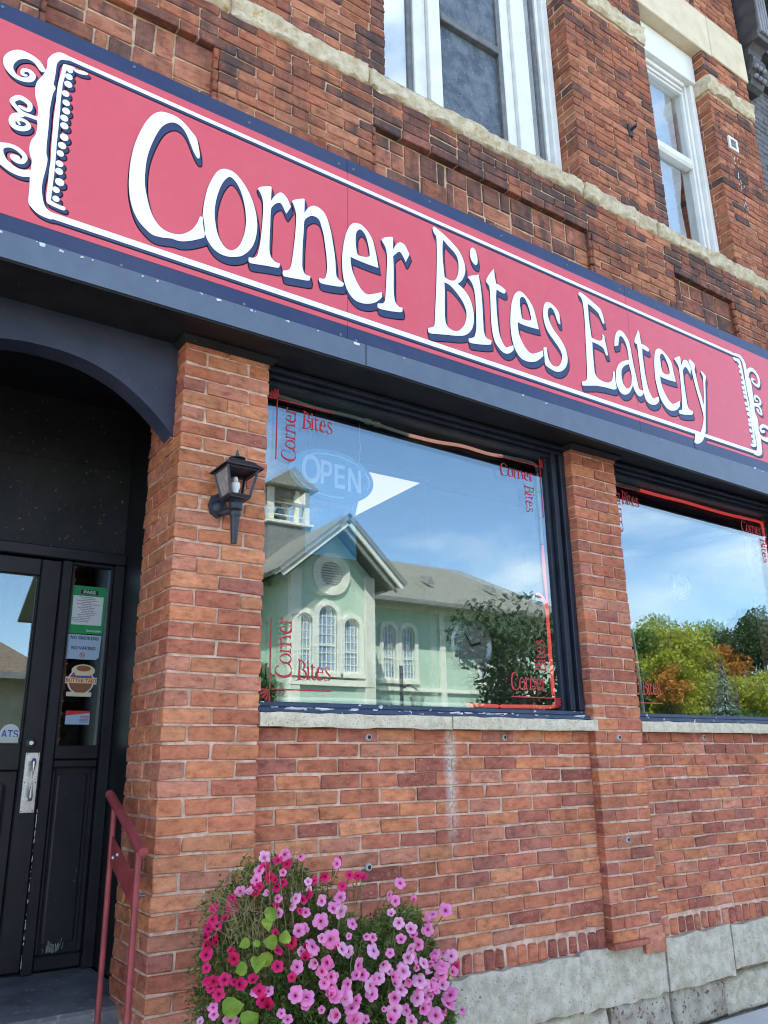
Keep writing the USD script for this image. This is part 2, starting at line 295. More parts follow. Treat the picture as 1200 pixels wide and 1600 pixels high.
def sign_mat(name, c, r=.26):
    return usdkit.material(stage, LK + name, {'g': ('geometry', {}), 'n': ('noise_texture', {'scale': 1.6, 'detail': 2}), 'bp': ('bump', {'strength': .05, 'distance': .05}),
        'rn': ('noise_texture', {'scale': 3.0, 'detail': 5}), 'rr': ('map_range', {'from_min': .35, 'from_max': .65, 'to_min': r - .06, 'to_max': r + .08}),
        'fn': ('noise_texture', {'scale': 2.2, 'detail': 7, 'roughness': .65}), 'fm': ('rgb_ramp', {'ramp': [(0, mul(c, .93)), (.4, mul(c, .97)), (.6, c), (1, mul(c, 1.05))]}), 'p': ('principled_bsdf', {'specular_ior_level': .55})}, [('g.position', 'fn.vector'), ('fn.fac', 'fm.fac'), ('fm.color', 'p.base_color'), ('g.position', 'n.vector'), ('g.position', 'rn.vector'), ('n.fac', 'bp.height'), ('bp.normal', 'p.normal'), ('rn.fac', 'rr.value'), ('rr.result', 'p.roughness')], surface='p.BSDF')
M_SRED = sign_mat('sign_red', (0.62, 0.080, 0.100))
M_SNAVY = sign_mat('sign_navy', (0.016, 0.025, 0.068))
M_SWHITE = sign_mat('sign_white', (0.86, 0.87, 0.88))
M_SSHADOW = sign_mat('sign_shadow_navy', (0.020, 0.030, 0.080))
M_BOLT = plain('bolt_metal', (0.16, 0.16, 0.17), .4, .5, .7)
M_STEEL = plain('brushed_steel', (0.62, 0.62, 0.63), .32, .5, .85)
M_RAIL = rough('rail_paint', (0.20, 0.030, 0.035), (0.27, 0.048, 0.05), 14, .5, .3, 90, spec=.4, c3=(0.16, 0.05, 0.03), t3=.64, s3=40)
M_LAMP = rough('lamp_black', (0.010, 0.012, 0.018), (0.022, 0.025, 0.035), 40, .42, .25, 200, spec=.5)
M_BRONZE = rough('verdigris', (0.05, 0.13, 0.12), (0.10, 0.09, 0.06), 60, .6, .4)
M_PLUG = rough('plug_grey', (.34, .33, .31), (.44, .42, .40), 60, .7, .3)
M_VINYL = rough('white_vinyl', (0.74, 0.72, 0.69), (0.80, 0.78, 0.75), 4, .5, .05, 40, spec=.4)
M_WOODW = rough('old_white_paint', (0.70, 0.69, 0.67), (0.78, 0.77, 0.75), 6, .65, .15, 50)
M_GREYF = rough('aluminium_frame', (0.12, 0.12, 0.125), (0.18, 0.18, 0.18), 12, .5, .15, 60)
M_WHITE = plain('white_plastic', (0.78, 0.78, 0.77), .45)
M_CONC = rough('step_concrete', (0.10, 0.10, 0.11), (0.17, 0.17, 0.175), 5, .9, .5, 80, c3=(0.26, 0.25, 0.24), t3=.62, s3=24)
M_WALK = rough('pavement_concrete', (0.56, 0.53, 0.49), (0.64, 0.61, 0.56), 3, .95, .5, 90)
M_ROAD = rough('asphalt', (0.085, 0.082, 0.078), (0.11, 0.106, 0.10), 3, .95, .6, 90)
M_KERB = rough('kerb_concrete', (0.40, 0.39, 0.37), (0.48, 0.47, 0.45), 5, .95, .5, 90)
M_GRASS = rough('grass', (0.045, 0.09, 0.022), (0.08, 0.12, 0.03), 1.5, .95, .8, 20)
M_DARK = rough('dark_interior', (0.020, 0.019, 0.018), (0.032, 0.030, 0.028), 2, .9, .1)
M_CEIL = rough('ceiling_tile', (0.05, 0.05, 0.05), (0.07, 0.07, 0.068), 4, .9, .1)
M_LIT = plain('lit_panel', (0.8, 0.8, 0.75), .5, emit=(1.0, 0.90, 0.72), es=0.30)
M_NEON = plain('neon_red', (0.8, 0.2, 0.15), .4, emit=(1.0, 0.085, 0.075), es=.24)
M_NEONPALE = plain('neon_pale', (0.8, 0.6, 0.5), .4, emit=(1.0, 0.45, 0.36), es=.20)
M_NEONOFF = rough('neon_glass_unlit', (0.74, 0.72, 0.66), (0.80, 0.78, 0.72), 20, .35, .1)
M_DECAL = plain('red_vinyl', (0.45, 0.018, 0.03), .5)
M_DECALDIM = plain('purple_vinyl', (0.16, 0.02, 0.10), .5)

def pane_mat(name, f0=0.05, tint=(0.97, 0.98, 0.975), wav=0.0, coat=(1, 1, 1)):
    """One face of a glass sheet: clear, with a mirror reflection that grows towards grazing (Schlick)."""
    nodes = {'lw': ('layer_weight', {'blend': 0.5}), 'pw': ('math', {'math_type': 'power', 'value2': 5.0}), 'ma': ('math', {'math_type': 'multiply_add', 'value2': 1 - f0, 'value3': f0}),
             't': ('transparent_bsdf', {'color': tint}), 'g': ('glossy_bsdf', {'roughness': 0.0, 'color': coat}), 'm': ('mix_closure', {})}
    links = [('lw.facing', 'pw.value1'), ('pw.value', 'ma.value1'), ('ma.value', 'm.fac'), ('t.BSDF', 'm.closure1'), ('g.BSDF', 'm.closure2')]
    if wav:
        nodes.update({'ge': ('geometry', {}), 'n': ('noise_texture', {'scale': 1.3, 'detail': 1}), 'bp': ('bump', {'strength': wav, 'distance': .01})})
        links += [('ge.position', 'n.vector'), ('n.fac', 'bp.height'), ('bp.normal', 'g.normal')]
    return usdkit.material(stage, LK + name, nodes, links, surface='m.closure')
M_PANE = pane_mat('window_glass', .145, wav=.010, coat=(.80, .94, 1.0))
M_PANE_IN = pane_mat('inner_window_glass', .075, wav=.010, coat=(.80, .94, 1.0))
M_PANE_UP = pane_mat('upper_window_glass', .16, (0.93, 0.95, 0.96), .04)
M_SCREEN = rough('dusty_screen', (0.055, 0.075, 0.10), (0.13, 0.155, 0.185), 9, .55, .4, 60, spec=.4, c3=(0.22, 0.24, 0.27), t3=.62, s3=60)
M_LAMPGLASS = pane_mat('lamp_glass', .05, (0.90, 0.88, 0.86))
M_LAMPFROST = usdkit.material(stage, LK + 'frosted_lamp_glass', {'n': ('noise_texture', {'scale': 30, 'detail': 3}), 'r': ('rgb_ramp', {'ramp': [(0, (.40, .36, .36)), (.45, (.42, .38, .38)), (.6, (.54, .50, .49)), (1, (.55, .5, .5))]}), 'g': ('geometry', {}), 'd': ('translucent_bsdf', {}), 'p': ('principled_bsdf', {'roughness': .45}), 'm': ('mix_closure', {'fac': .5})},
                              [('g.position', 'n.vector'), ('n.fac', 'r.fac'), ('r.color', 'd.color'), ('r.color', 'p.base_color'), ('d.BSDF', 'm.closure1'), ('p.BSDF', 'm.closure2')], surface='m.closure')
M_SKYSHEEN = rough('painted_sky_sheen', (.62, .66, .69), (.74, .77, .79), 2, .8, .1)  # pale tone stands in for sky reflected in the upstairs glass
# ------------------------------------------------------------------ the ground
def struct(name, mesh, mat, parent=None): return tag(obj(name, mesh, mat, parent), kind='structure')
struct('ground', bx(-400, 400, -400, 400, -0.5, -0.18), M_GRASS)
struct('road', bx(-90, 120, -13.2, -3.75, -0.3, -0.13), M_ROAD)
pav = struct('pavement', bx(-60, 90, -3.6, 0.02, -0.4, -0.012), M_KERB)
k = 0
for i in range(-3, 9):
    for jj in range(3):
        obj('slab', cbox(i * 1.25 + .004, (i + 1) * 1.25 - .004, -3.58 + jj * 1.2 + .004, -3.58 + (jj + 1) * 1.2 - .004 if jj < 2 else -0.012, -.02, 0.0 + RNG.uniform(-.002, .002), .006), M_WALK, pav)
struct('kerb', bx(-60, 90, -3.78, -3.604, -0.4, -0.004), M_KERB)
struct('far_kerb', bx(-60, 90, -13.35, -13.2, -0.4, -0.01), M_KERB)
struct('far_pavement', bx(-60, 90, -15.4, -13.354, -0.4, -0.02), M_WALK)
struct('lawn', bx(-60, 90, -60, -15.404, -0.4, -0.03), M_GRASS)

# ------------------------------------------------------------------ the brick building
B = thing('brick_building', 'old red brick corner building with a ground floor eatery and upstairs sash windows', 'building')
def zc(n): return 3.29 - 0.0711 * min(n, 30) - 0.0685 * max(n - 30, 0)
J = 0.0100
def brick(parent, x0, x1, y0, y1, z0, z1, mat, c=0.0034, j=0.0021, proud=0.003, name='brick'):
    d = RNG.uniform(0, proud)
    return obj(name, cbox(x0, x1, y0 - d, y1, z0, z1, c * RNG.uniform(.7, 1.5), j), mat, parent)

def pillar(X0, W, depth, pool, nmax=40, side=False):
    core = obj('pillar', bx(X0 + .006, X0 + W - .006, .006, depth, .465, 3.335), M_MORTAR, B)
    s2 = (W - J) / 2; h = (W - 2 * J) / 4; s = 2 * h
    for n in range(0, nmax + 1):
        z0 = zc(n) + J; z1 = zc(n - 1) if n else 3.328
        P = lambda: LOWER[RNG.choice(pool)]
        if n % 2: xs = [(0, h), (h + J, h + J + s), (h + 2 * J + s, W)]
        else: xs = [(0, s2), (s2 + J, W)]
        for i, (a, b) in enumerate(xs):
            if i: a += RNG.uniform(-.003, .003)
            deep = (s2 if n % 2 else h) if i == 0 else .1
            dd = RNG.uniform(0, .002)
            obj('brick', cbox(X0 + a - (dd if i == 0 else 0), X0 + b, -dd, min(deep, depth - .02), z0, z1, .0032 * RNG.uniform(.6, 1.6), .0021), P(), core)
        if side:
            y = (s2 if n % 2 else h) + J
            for ln in ([s2] if n % 2 else [s, h]):
                brick_s = cbox(X0 - RNG.uniform(0, .003), X0 + .1, y, min(y + ln, depth), z0, z1, .0032 * RNG.uniform(.6, 1.6), .0021)
                obj('brick', brick_s, P(), core); y += ln + J
    return core
pillar(0.0, 0.43, 0.43, LOWER_P1, side=True)
pillar(2.544, 0.41, 0.30, LOWER_P2)
for X0 in (-1.63, 5.05):
    core = obj('pillar', bx(X0 + .006, X0 + .424, .006, .43, .465, 3.335), M_MORTAR, B)
    ms = []
    for n in range(41):
        for a, b in ([(0, .1015), (.1125, .3155), (.3265, .43)] if n % 2 else [(0, .2095), (.2205, .43)]):
            ms.append(cbox(X0 + a, X0 + b, -.001, .1, zc(n) + J, zc(n - 1) if n else 3.328, .005, .0015))
    tag(obj('brick', cat(*ms), LOWER[3], core), kind='stuff')

def apron(x0, x1, odd, even, pool, ncourse=15, seen=99.0):
    wall = obj('apron_wall', bx(x0 + .001, x1 - .001, .056, .28, .455, 1.584), M_MORTAR, B)
    h = .0681; rest = []
    for r in range(ncourse):
        z1 = 1.584 - h * r; z0 = z1 - h + J
        start = odd if r % 2 == 0 else even
        xs = [x0]; x = start
        while x > x0 + .05: x -= .2195
        x += .2195
        while x < x1 - .035: xs.append(x + RNG.uniform(-.006, .006)); x += .2195
        xs.append(x1)
        for a, b in zip(xs, xs[1:]):
            a2, b2 = a + (J / 2 if a > x0 else 0), b - (J / 2 if b < x1 else 0)
            if a2 > seen: rest.append(cbox(a2, b2, .05, .12, z0, z1, .005, .0016)); continue
            zz = RNG.uniform(-.0015, .0015)
            brick(wall, a2, b2, .05, .12, z0 + zz, z1 + zz * .6, LOWER[RNG.choice(pool)], proud=.003)
    x = x0
    while x < x1 - .03:
        w = RNG.uniform(.056, .066)
        mt = LOWER[RNG.choice([5, 4, 2, 5, 3, 6])]
        if x > seen: rest.append(cbox(x, min(x + w, x1), .047, .12, .462, .552, .006, .002))
        else: brick(wall, x, min(x + w, x1), .047, .12, .462, .551 + RNG.uniform(-.004, .004), mt, .008, .0025)
        x += w + .009
    if rest: tag(obj('brick', cat(*rest), LOWER[3], wall), kind='stuff')
    return wall
a1 = apron(.43, 2.544, .6444, .5389, LOWER_A1)
a2 = apron(2.954, 5.05, 3.060, 3.181, LOWER_A2, seen=4.45)

# wall plugs
def plug(x, z, y, par):
    r = obj('wall_plug', lathe([(0, 0), (.0175, 0), (.0175, .006), (.013, .011), (.0085, .012)], (x, y + .002, z), 'y', 18), M_PLUG, par, 35)
    obj('plug_hole', lathe([(0, 0), (.0092, 0), (.0092, .0125), (0, .0125)], (x, y + .002, z), 'y', 14), M_BLACK, r)
for x, z, y, p_ in [(1.024, 1.546, .047, a1), (1.887, 1.55, .047, a1), (1.018, .977, .047, a1), (3.609, 1.558, .047, a2)]: plug(x, z, y, p_)
p2 = stage.GetPrimAtPath('/World/brick_building/pillar_001')
for x, z in [(2.736, 1.552), (2.728, .996)]: plug(x, z, -.003, p2)

# window sills of stone, rough in front
def rough_stone(x0, x1, y0, y1, z0, z1, amp, seed, res=.02, edge=.008, fw=.03):
    """A split-faced stone: the front and its edges are broken, the back is plain."""
    nx, nz = max(3, int((x1 - x0) / res)), max(4, int((z1 - z0) / res))
    xs, zs = np.linspace(x0, x1, nx + 1), np.linspace(z0, z1, nz + 1)
    X, Z = np.meshgrid(xs, zs, indexing='ij')
    p = np.stack([X * 9, Z * 14, np.full_like(X, seed)], -1)
    d = (meshkit.fbm(p, 5, seed) - .5) * 2 + np.abs(meshkit.fbm(p * .55 + 7, 3, seed + 3) - .5) * 1.4 - .35
    u = np.minimum(np.minimum(X - x0, x1 - X), np.minimum(Z - z0, z1 - Z))
    fall = np.clip(u / fw, 0, 1) ** .5
    Y = y0 - amp * d * fall + (1 - fall) * amp * .8
    Zj = Z + (meshkit.noise(p * 1.7, seed + 9) - .5) * edge * ((Z == z0) | (Z == z1))
    v = [np.stack([X, Y, Zj], -1).reshape(-1, 3)]; f = []
    idx = lambda i, k: i * (nz + 1) + k
    for i in range(nx):
        for k in range(nz): f += [[idx(i, k), idx(i + 1, k), idx(i + 1, k + 1)], [idx(i, k), idx(i + 1, k + 1), idx(i, k + 1)]]
    n0 = (nx + 1) * (nz + 1); ring = [idx(i, 0) for i in range(nx + 1)] + [idx(nx, k) for k in range(1, nz + 1)] + [idx(i, nz) for i in range(nx - 1, -1, -1)] + [idx(0, k) for k in range(nz - 1, 0, -1)]
    vv = v[0]; back = vv[ring].copy(); back[:, 1] = y1; back[:, 2] = np.clip(back[:, 2], z0, z1)
    V = np.vstack([vv, back]); m_ = len(ring)
    for q in range(m_):
        a, b = ring[q], ring[(q + 1) % m_]; c, d2 = n0 + q, n0 + (q + 1) % m_
        f += [[a, c, b], [b, c, d2]]
    return V, np.array(f)

# foundation: dressed blocks above, broken rubble in old mortar below
fd = obj('foundation', bx(.0, 5.55, .075, .3, -.1, .462), M_RUBBLE, B)
xs = [0.0, 0.78, 1.42, 2.30, 2.985, 3.60, 4.35, 5.55]
for i, (a, b) in enumerate(zip(xs, xs[1:])):
    zb = .205 + RNG.uniform(-.02, .025)
    obj('block', rough_stone(a + .004, b - .004, .012 + RNG.uniform(-.008, .006), .12, zb, .466, .010, 40 + i, .022, .03), M_BASE, fd, 40)
for i in range(11):
    a = i * .505
    obj('rubble_stone', rough_stone(a, a + .49 + RNG.uniform(-.05, .014), .03 + RNG.uniform(-.015, .01), .12, -.02, .20 + RNG.uniform(-.015, .02), .035, 70 + i, .025, .02), [M_RUBBLE, M_BASE, M_RUBBLE][i % 3], fd, 40)
obj('broken_brick', rough_stone(2.52, 2.80, -.035, .08, .462, .492, .006, 91, .012), LOWER[5], fd, 40)
obj('mortar_patch', rough_stone(2.79, 2.962, -.012, .06, .41, .50, .006, 92, .012, .05), LOWER[6], fd, 40)

# ------------------------------------------------------------------ shop windows
def shop_window(x0, x1, joint, name_seen=True):
    """x0..x1: the opening between the pillars."""
    w = part('shop_window', B)
    if joint:
        obj('sill', rough_stone(x0 + .002, joint - .003, -.014, .13, 1.586, 1.647, .006, 3, .011), M_SILL, w, 40)
        obj('sill', rough_stone(joint + .003, x1 + .02, -.014, .13, 1.586, 1.647, .006, 4, .011), M_SILL, w, 40)
    else: obj('sill', rough_stone(x0 + .002, x1, -.010, .13, 1.586, 1.647, .006, 5, .011), M_SILL, w, 40)
    # bottom rail, stepped
    obj('bottom_rail', cbox(x0 + .001, x1 - .001, .030, .16, 1.648, 1.674, .004), M_NAVY, w)
    obj('bottom_rail', cbox(x0 + .001, x1 - .001, .062, .16, 1.676, 1.700, .004), M_NAVY, w)
    # jambs: three steps on either side
    for s, xe in ((1, x0), (-1, x1)):
        e = lambda a, b: (min(xe + s * a, xe + s * b), max(xe + s * a, xe + s * b))
        for a, b, y, mt in (((.001, .042, .058, M_FRAME), (.044, .060, .086, M_FRAME), (.062, .098, .074, M_FRAME), (.100, .128, .108, M_FRAME)) if s < 0 else ((.001, .030, .098, M_FRAME), (.0305, .045, .112, M_FRAME))):
            q = e(a, b); obj('jamb', cbox(q[0], q[1], y, .17, 1.702, 3.30, .004), mt, w)
    for z0, z1, y in ((3.318, 3.342, .030), (3.296, 3.316, .062), (3.272, 3.294, .092)):
        obj('head_rail', cbox(x0 + .001, x1 - .001, y, .17, z0, z1, .004), M_FRAME, w)
    gx0, gx1, gz0, gz1 = x0 + .040, x1 - .118, 1.692, 3.284
    obj('pane', bx(gx0, gx1, .124, .1255, gz0, gz1), M_PANE, w)
    # the inner pane of the double glazing does not stand quite parallel
    v, f = bx(gx0, gx1, -.0007, .0007, gz0, gz1); t = .0098
    cx_ = (gx0 + gx1) / 2; v = v.copy(); v[:, 1] += .139 + (v[:, 0] - cx_) * t * 1.0 * .6 + .012
    obj('inner_pane', (v, f), M_PANE_IN, w)
    return w
w1 = shop_window(.43, 2.544, 1.496)
w2 = shop_window(2.954, 5.05, None)
# peeling paint on the rails
pm = []
for k in range(38):
    for (xa, xb) in ((.45, 2.5),):
        x = RNG.uniform(xa, xb); L = abs(RNG.gauss(0, .05)) + .01
        z_ = 1.674 - abs(RNG.gauss(0, .004)); pm.append(cbox(x, min(x + L, xb), .0287, .032, z_ - RNG.uniform(.001, .006), z_, .001, .0016))
tag(obj('peeled_paint', cat(*pm), M_PEEL, w1), kind='stuff')

# ------------------------------------------------------------------ fascia, soffit, capitals
fasc = flat(Polygon([(-2.2, 3.345), (1.0, 3.347), (2.2, 3.325), (3.3, 3.298), (4.4, 3.280), (5.4, 3.268), (5.4, 3.462), (-2.2, 3.466)]), -.212, .02)
fa = obj('fascia', fasc, M_FASCIA, B)
obj('fascia_lip', flat(Polygon([(-2.2, 3.335), (1.0, 3.337), (2.2, 3.315), (3.3, 3.288), (4.4, 3.270), (5.4, 3.258), (5.4, 3.2685), (4.4, 3.2805), (3.3, 3.2985), (2.2, 3.3255), (1.0, 3.3475), (-2.2, 3.3455)]), -.206, .03), M_SOFFIT, B)
obj('fascia_top', bx(-2.2, 5.4, -.205, -.02, 3.440, 3.456), M_FASCIA, B)
for x in (.86,): obj('fascia_joint', cbox(x, x + .004, -.2145, -.2105, 3.35, 3.464, .0005), M_BLACK, fa)
ch = []
for k in range(22):
    x = RNG.choice([RNG.uniform(-.9, 1.0), RNG.uniform(-.9, 4.6)]); s = abs(RNG.gauss(0, .007)) + .003
    zz = 3.462 - abs(RNG.gauss(0, .006))
    ch.append(cbox(x, x + s * RNG.uniform(.8, 2.4), -.2142, -.2105, zz - s * .6, zz + .003, .002, .0015))
tag(obj('chipped_paint', cat(*ch), M_PEEL, fa), kind='stuff')
obj('soffit', bx(-2.2, 5.4, -.19, .20, 3.349, 3.375), M_SOFFIT, B)
def capital(X0, W):
    c = part('capital', B)
    obj('moulding', cbox(X0 - .032, X0 + W + .032, -.045, .12, 3.336, 3.348, .003), M_SOFFIT, c)
    v, f = bx(X0 - .028, X0 + W + .028, -.038, .115, 3.318, 3.3355); v = v.copy()
    lo = v[:, 2] < 3.32; mid = X0 + W / 2
    v[lo, 0] = mid + (v[lo, 0] - mid) * (W + .008) / (W + .056); v[lo & (v[:, 1] < 0), 1] = -.006
    obj('moulding', (v, f), M_SOFFIT, c)
capital(0, .43); capital(2.544, .41)

# ------------------------------------------------------------------ doorway
cx_a = -.60
xa_ = np.linspace(0, -1.2, 49)
arc = [(x, 3.173 - .293 * (abs(x + .6) / .6) ** 2.3) for x in xa_] + [(-1.2, 2.5), (0, 2.5)]
arcp = Polygon(arc).buffer(0)
obj('arch_board', flat(sbox(-1.2, 2.78, -.0015, 3.349).difference(arcp).difference(sbox(-1.3, 2, .1, 2.8795)), .10, .116), M_ARCH, B)
al = part('doorway', B)
obj('side_panel', bx(.10, .14, .432, 1.10, .53, 3.4), M_BLACK, al)
obj('side_panel', bx(-1.34, -1.30, .432, 1.10, .53, 3.4), M_BLACK, al)
obj('side_panel', bx(-1.30, -1.2, .432, .45, .53, 3.4), M_BLACK, al)
obj('upper_panel', bx(-1.30, .10, 1.075, 1.12, 3.022, 3.4), M_DUSTY, al)
obj('upper_panel', bx(-1.30, .10, 1.068, 1.12, 2.53, 3.018), M_DUSTY, al)
obj('ceiling_board', bx(-1.30, .14, .22, 1.12, 3.38, 3.42), M_BLACK, al)
fr = obj('door_frame', cbox(-1.30, .099, 1.015, 1.12, 2.468, 2.528, .005), M_BLACK, al)
obj('post', cbox(.045, .0985, 1.015, 1.12, .53, 2.466, .005), M_BLACK, fr)
obj('post', cbox(-.222, -.170, 1.03, 1.12, .53, 2.466, .005), M_BLACK, fr)
obj('post', cbox(-1.298, -1.09, 1.03, 1.12, .53, 2.466, .005), M_BLACK, fr)
# sidelight
sl = part('sidelight', B)
obj('frame', cbox(-.1685, .0435, 1.04, 1.10, 1.47, 1.535, .004), M_BLACK, sl)
obj('frame', cbox(-.1685, .0435, 1.04, 1.10, 2.450, 2.466, .004), M_BLACK, sl)
obj('frame', cbox(-.1685, -.160, 1.04, 1.10, 1.536, 2.449, .002), M_BLACK, sl)
obj('frame', cbox(.030, .0435, 1.04, 1.10, 1.536, 2.449, .002), M_BLACK, sl)
obj('pane', bx(-.159, .029, 1.062, 1.066, 1.53, 2.452), M_PANE, sl)
obj('lower_panel', bx(-.1685, .0435, 1.075, 1.10, .535, 1.469), M_BLACK, sl)
for z0, z1 in ((.538, .60), (1.43, 1.468)): obj('frame', cbox(-.1685, .0435, 1.045, 1.078, z0, z1, .006), M_BLACK, sl)
for xa, xb in ((-.1685, -.15), (.022, .0435)): obj('frame', cbox(xa, xb, 1.045, 1.078, .602, 1.428, .006), M_BLACK, sl)
obj('lower_moulding', cbox(-.135, .008, 1.066, 1.078, .64, 1.40, .008), M_BLACK, sl)
# door
dr = part('door', B)
obj('stile', cbox(-.322, -.2235, 1.045, 1.095, .545, 2.462, .005), M_BLACK, dr)
obj('stile', cbox(-1.088, -.975, 1.045, 1.095, .545, 2.462, .005), M_BLACK, dr)
obj('rail', cbox(-.974, -.323, 1.045, 1.095, 2.372, 2.462, .005), M_BLACK, dr)
obj('rail', cbox(-.974, -.323, 1.045, 1.095, 1.42, 1.545, .005), M_BLACK, dr)
obj('rail', cbox(-.974, -.323, 1.045, 1.095, .545, .74, .005), M_BLACK, dr)
obj('panel', cbox(-.974, -.323, 1.070, 1.09, .742, 1.418, .003), M_BLACK, dr)
obj('raised_panel', cbox(-.93, -.368, 1.052, 1.075, .79, 1.365, .018), M_BLACK, dr)
obj('pane', bx(-.974, -.323, 1.066, 1.070, 1.546, 2.371), M_PANE, dr)
obj('bead', cbox(-.334, -.3225, 1.050, 1.070, 1.546, 2.371, .003), M_BLACK, dr)
hp = obj('handle_plate', cbox(-.300, -.234, 1.040, 1.0455, 1.226, 1.502, .002), M_STEEL, dr)
obj('pull', tube([(-.267, 1.04, 1.288), (-.267, 1.005, 1.290), (-.267, .998, 1.30), (-.267, .996, 1.38), (-.267, .998, 1.455), (-.267, 1.005, 1.466), (-.267, 1.04, 1.468)], [.009, .010, .0115, .012, .0115, .010, .009], 10), M_STEEL, hp, 50)
for x in (-.292, -.242):
    for z in (1.234, 1.364, 1.494): obj('screw', lathe([(0, 0), (.0035, 0), (.003, .0015), (0, .002)], (x, 1.04, z), 'y', 8), M_BOLT, hp)
lk = obj('lock', lathe([(0, 0), (.027, 0), (.027, .004), (.02, .009), (.013, .010), (.012, .006), (0, .006)], (-.281, 1.046, 1.546), 'y', 22), M_LAMP, dr, 35)
obj('cylinder', lathe([(0, 0), (.010, 0), (.010, .012), (0, .012)], (-.281, 1.046, 1.546), 'y', 14), M_STEEL, lk)
# worn edge beside the door
ed = []
for k in range(40):
    z = RNG.uniform(.56, 1.25); ed.append(cbox(-.2235, -.2215, 1.0285, 1.0305, z, z + abs(RNG.gauss(0, .014)) + .003, .0005, .0005))
sf = []
for k in range(46):
    x = RNG.gauss(-.085, .028); z = .605 + abs(RNG.gauss(0, .012)); sf.append(cbox(x, x + RNG.uniform(.0008, .003), 1.0630, 1.0665, z, z + RNG.uniform(.006, .035), .0004, .0008))
tag(obj('scuff', cat(*sf), M_SCUFF, sl), kind='stuff')
tag(obj('worn_paint', cat(*ed), M_PEEL, fr), kind='stuff')
st = part('doorstep', B)
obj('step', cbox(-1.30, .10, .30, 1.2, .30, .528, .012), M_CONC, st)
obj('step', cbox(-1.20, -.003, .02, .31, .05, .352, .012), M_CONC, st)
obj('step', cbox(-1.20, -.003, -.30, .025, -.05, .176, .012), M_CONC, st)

# ------------------------------------------------------------------ upper storey
YU = -.02
uw = obj('upper_wall', cat(bx(-4, 5.55, .046, .35, 3.38, 5.36), bx(-4, -.815, -.013, .05, 3.46, 5.10), bx(.080, 1.045, -.013, .05, 3.46, 5.10), bx(2.955, 3.875, -.013, .05, 3.46, 5.10), bx(4.705, 5.545, -.013, .05, 3.46, 5.10), bx(-4, 5.545, -.013, .05, 5.10, 5.36),
                      bx(-4, -1.64, .01, .35, -.1, 3.38)), M_MORTAR_UP, B)
panels = [(-.81, .075), (1.05, 2.95), (3.88, 4.70)]
HU = .0711
rest = []
def soot_at(x, z):
    s = 0.0
    if z > 5.02: s = .14
    for a, b in ((1.05, 2.85), (3.95, 4.75)):
        if a - .1 < x < b + .1: s = max(s, .9 if z > 5.02 else .3)
    if -.9 < x < .35 and z > 5.0: s = max(s, .6)
    if abs(x - 3.9) < .12 or (x < .1 and z < 4.9): s = max(s, .45)
    return s
def wall_bricks(par, x0, x1, z0, nz, first, visible, skip=lambda x, z: False, corner=None, pool=UPPER, weights=(4, 4, 3, 3)):
    for r in range(nz):
        zb = z0 + r * HU; zt = zb + HU - .0080
        xs = [x0]; x = x0 + (first if r % 2 else first + .108)
        while x < x1 - .05: xs.append(x + RNG.uniform(-.006, .006)); x += .2195 if RNG.random() > .12 else .11
        xs.append(x1)
        for i, (a, b) in enumerate(zip(xs, xs[1:])):
            a2, b2 = a + (.004 if i else 0), b - (.004 if i < len(xs) - 2 else 0)
            if b2 - a2 < .02 or skip((a + b) / 2, zb): continue
            if RNG.random() < soot_at((a + b) / 2, zb): mt = SOOTY[RNG.choice([0, 0, 1])]
            else: mt = pool[RNG.choices(range(4), weights)[0]]
            deep = .06
            if corner == 'l' and i == 0: deep = .21 if r % 2 else .11
            mesh = cbox(a2, b2, YU - RNG.uniform(0, .004), YU + deep, zb, zt, .005 * RNG.uniform(.6, 1.5), .0018)
            if visible((a + b) / 2, zb): obj('brick', mesh, mt, par)
            else: rest.append((mesh, mt))
            if corner == 'l' and i == 0:
                y0 = YU + deep + .010
                m2 = cbox(x0, x0 + .1, y0, .20, zb, zt, .005, .0018)
                if visible(x0, zb): obj('brick', m2, mt, par)
                else: rest.append((m2, mt))
def in_panel(x, z): return any(a < x < b for a, b in panels) and z < 5.085
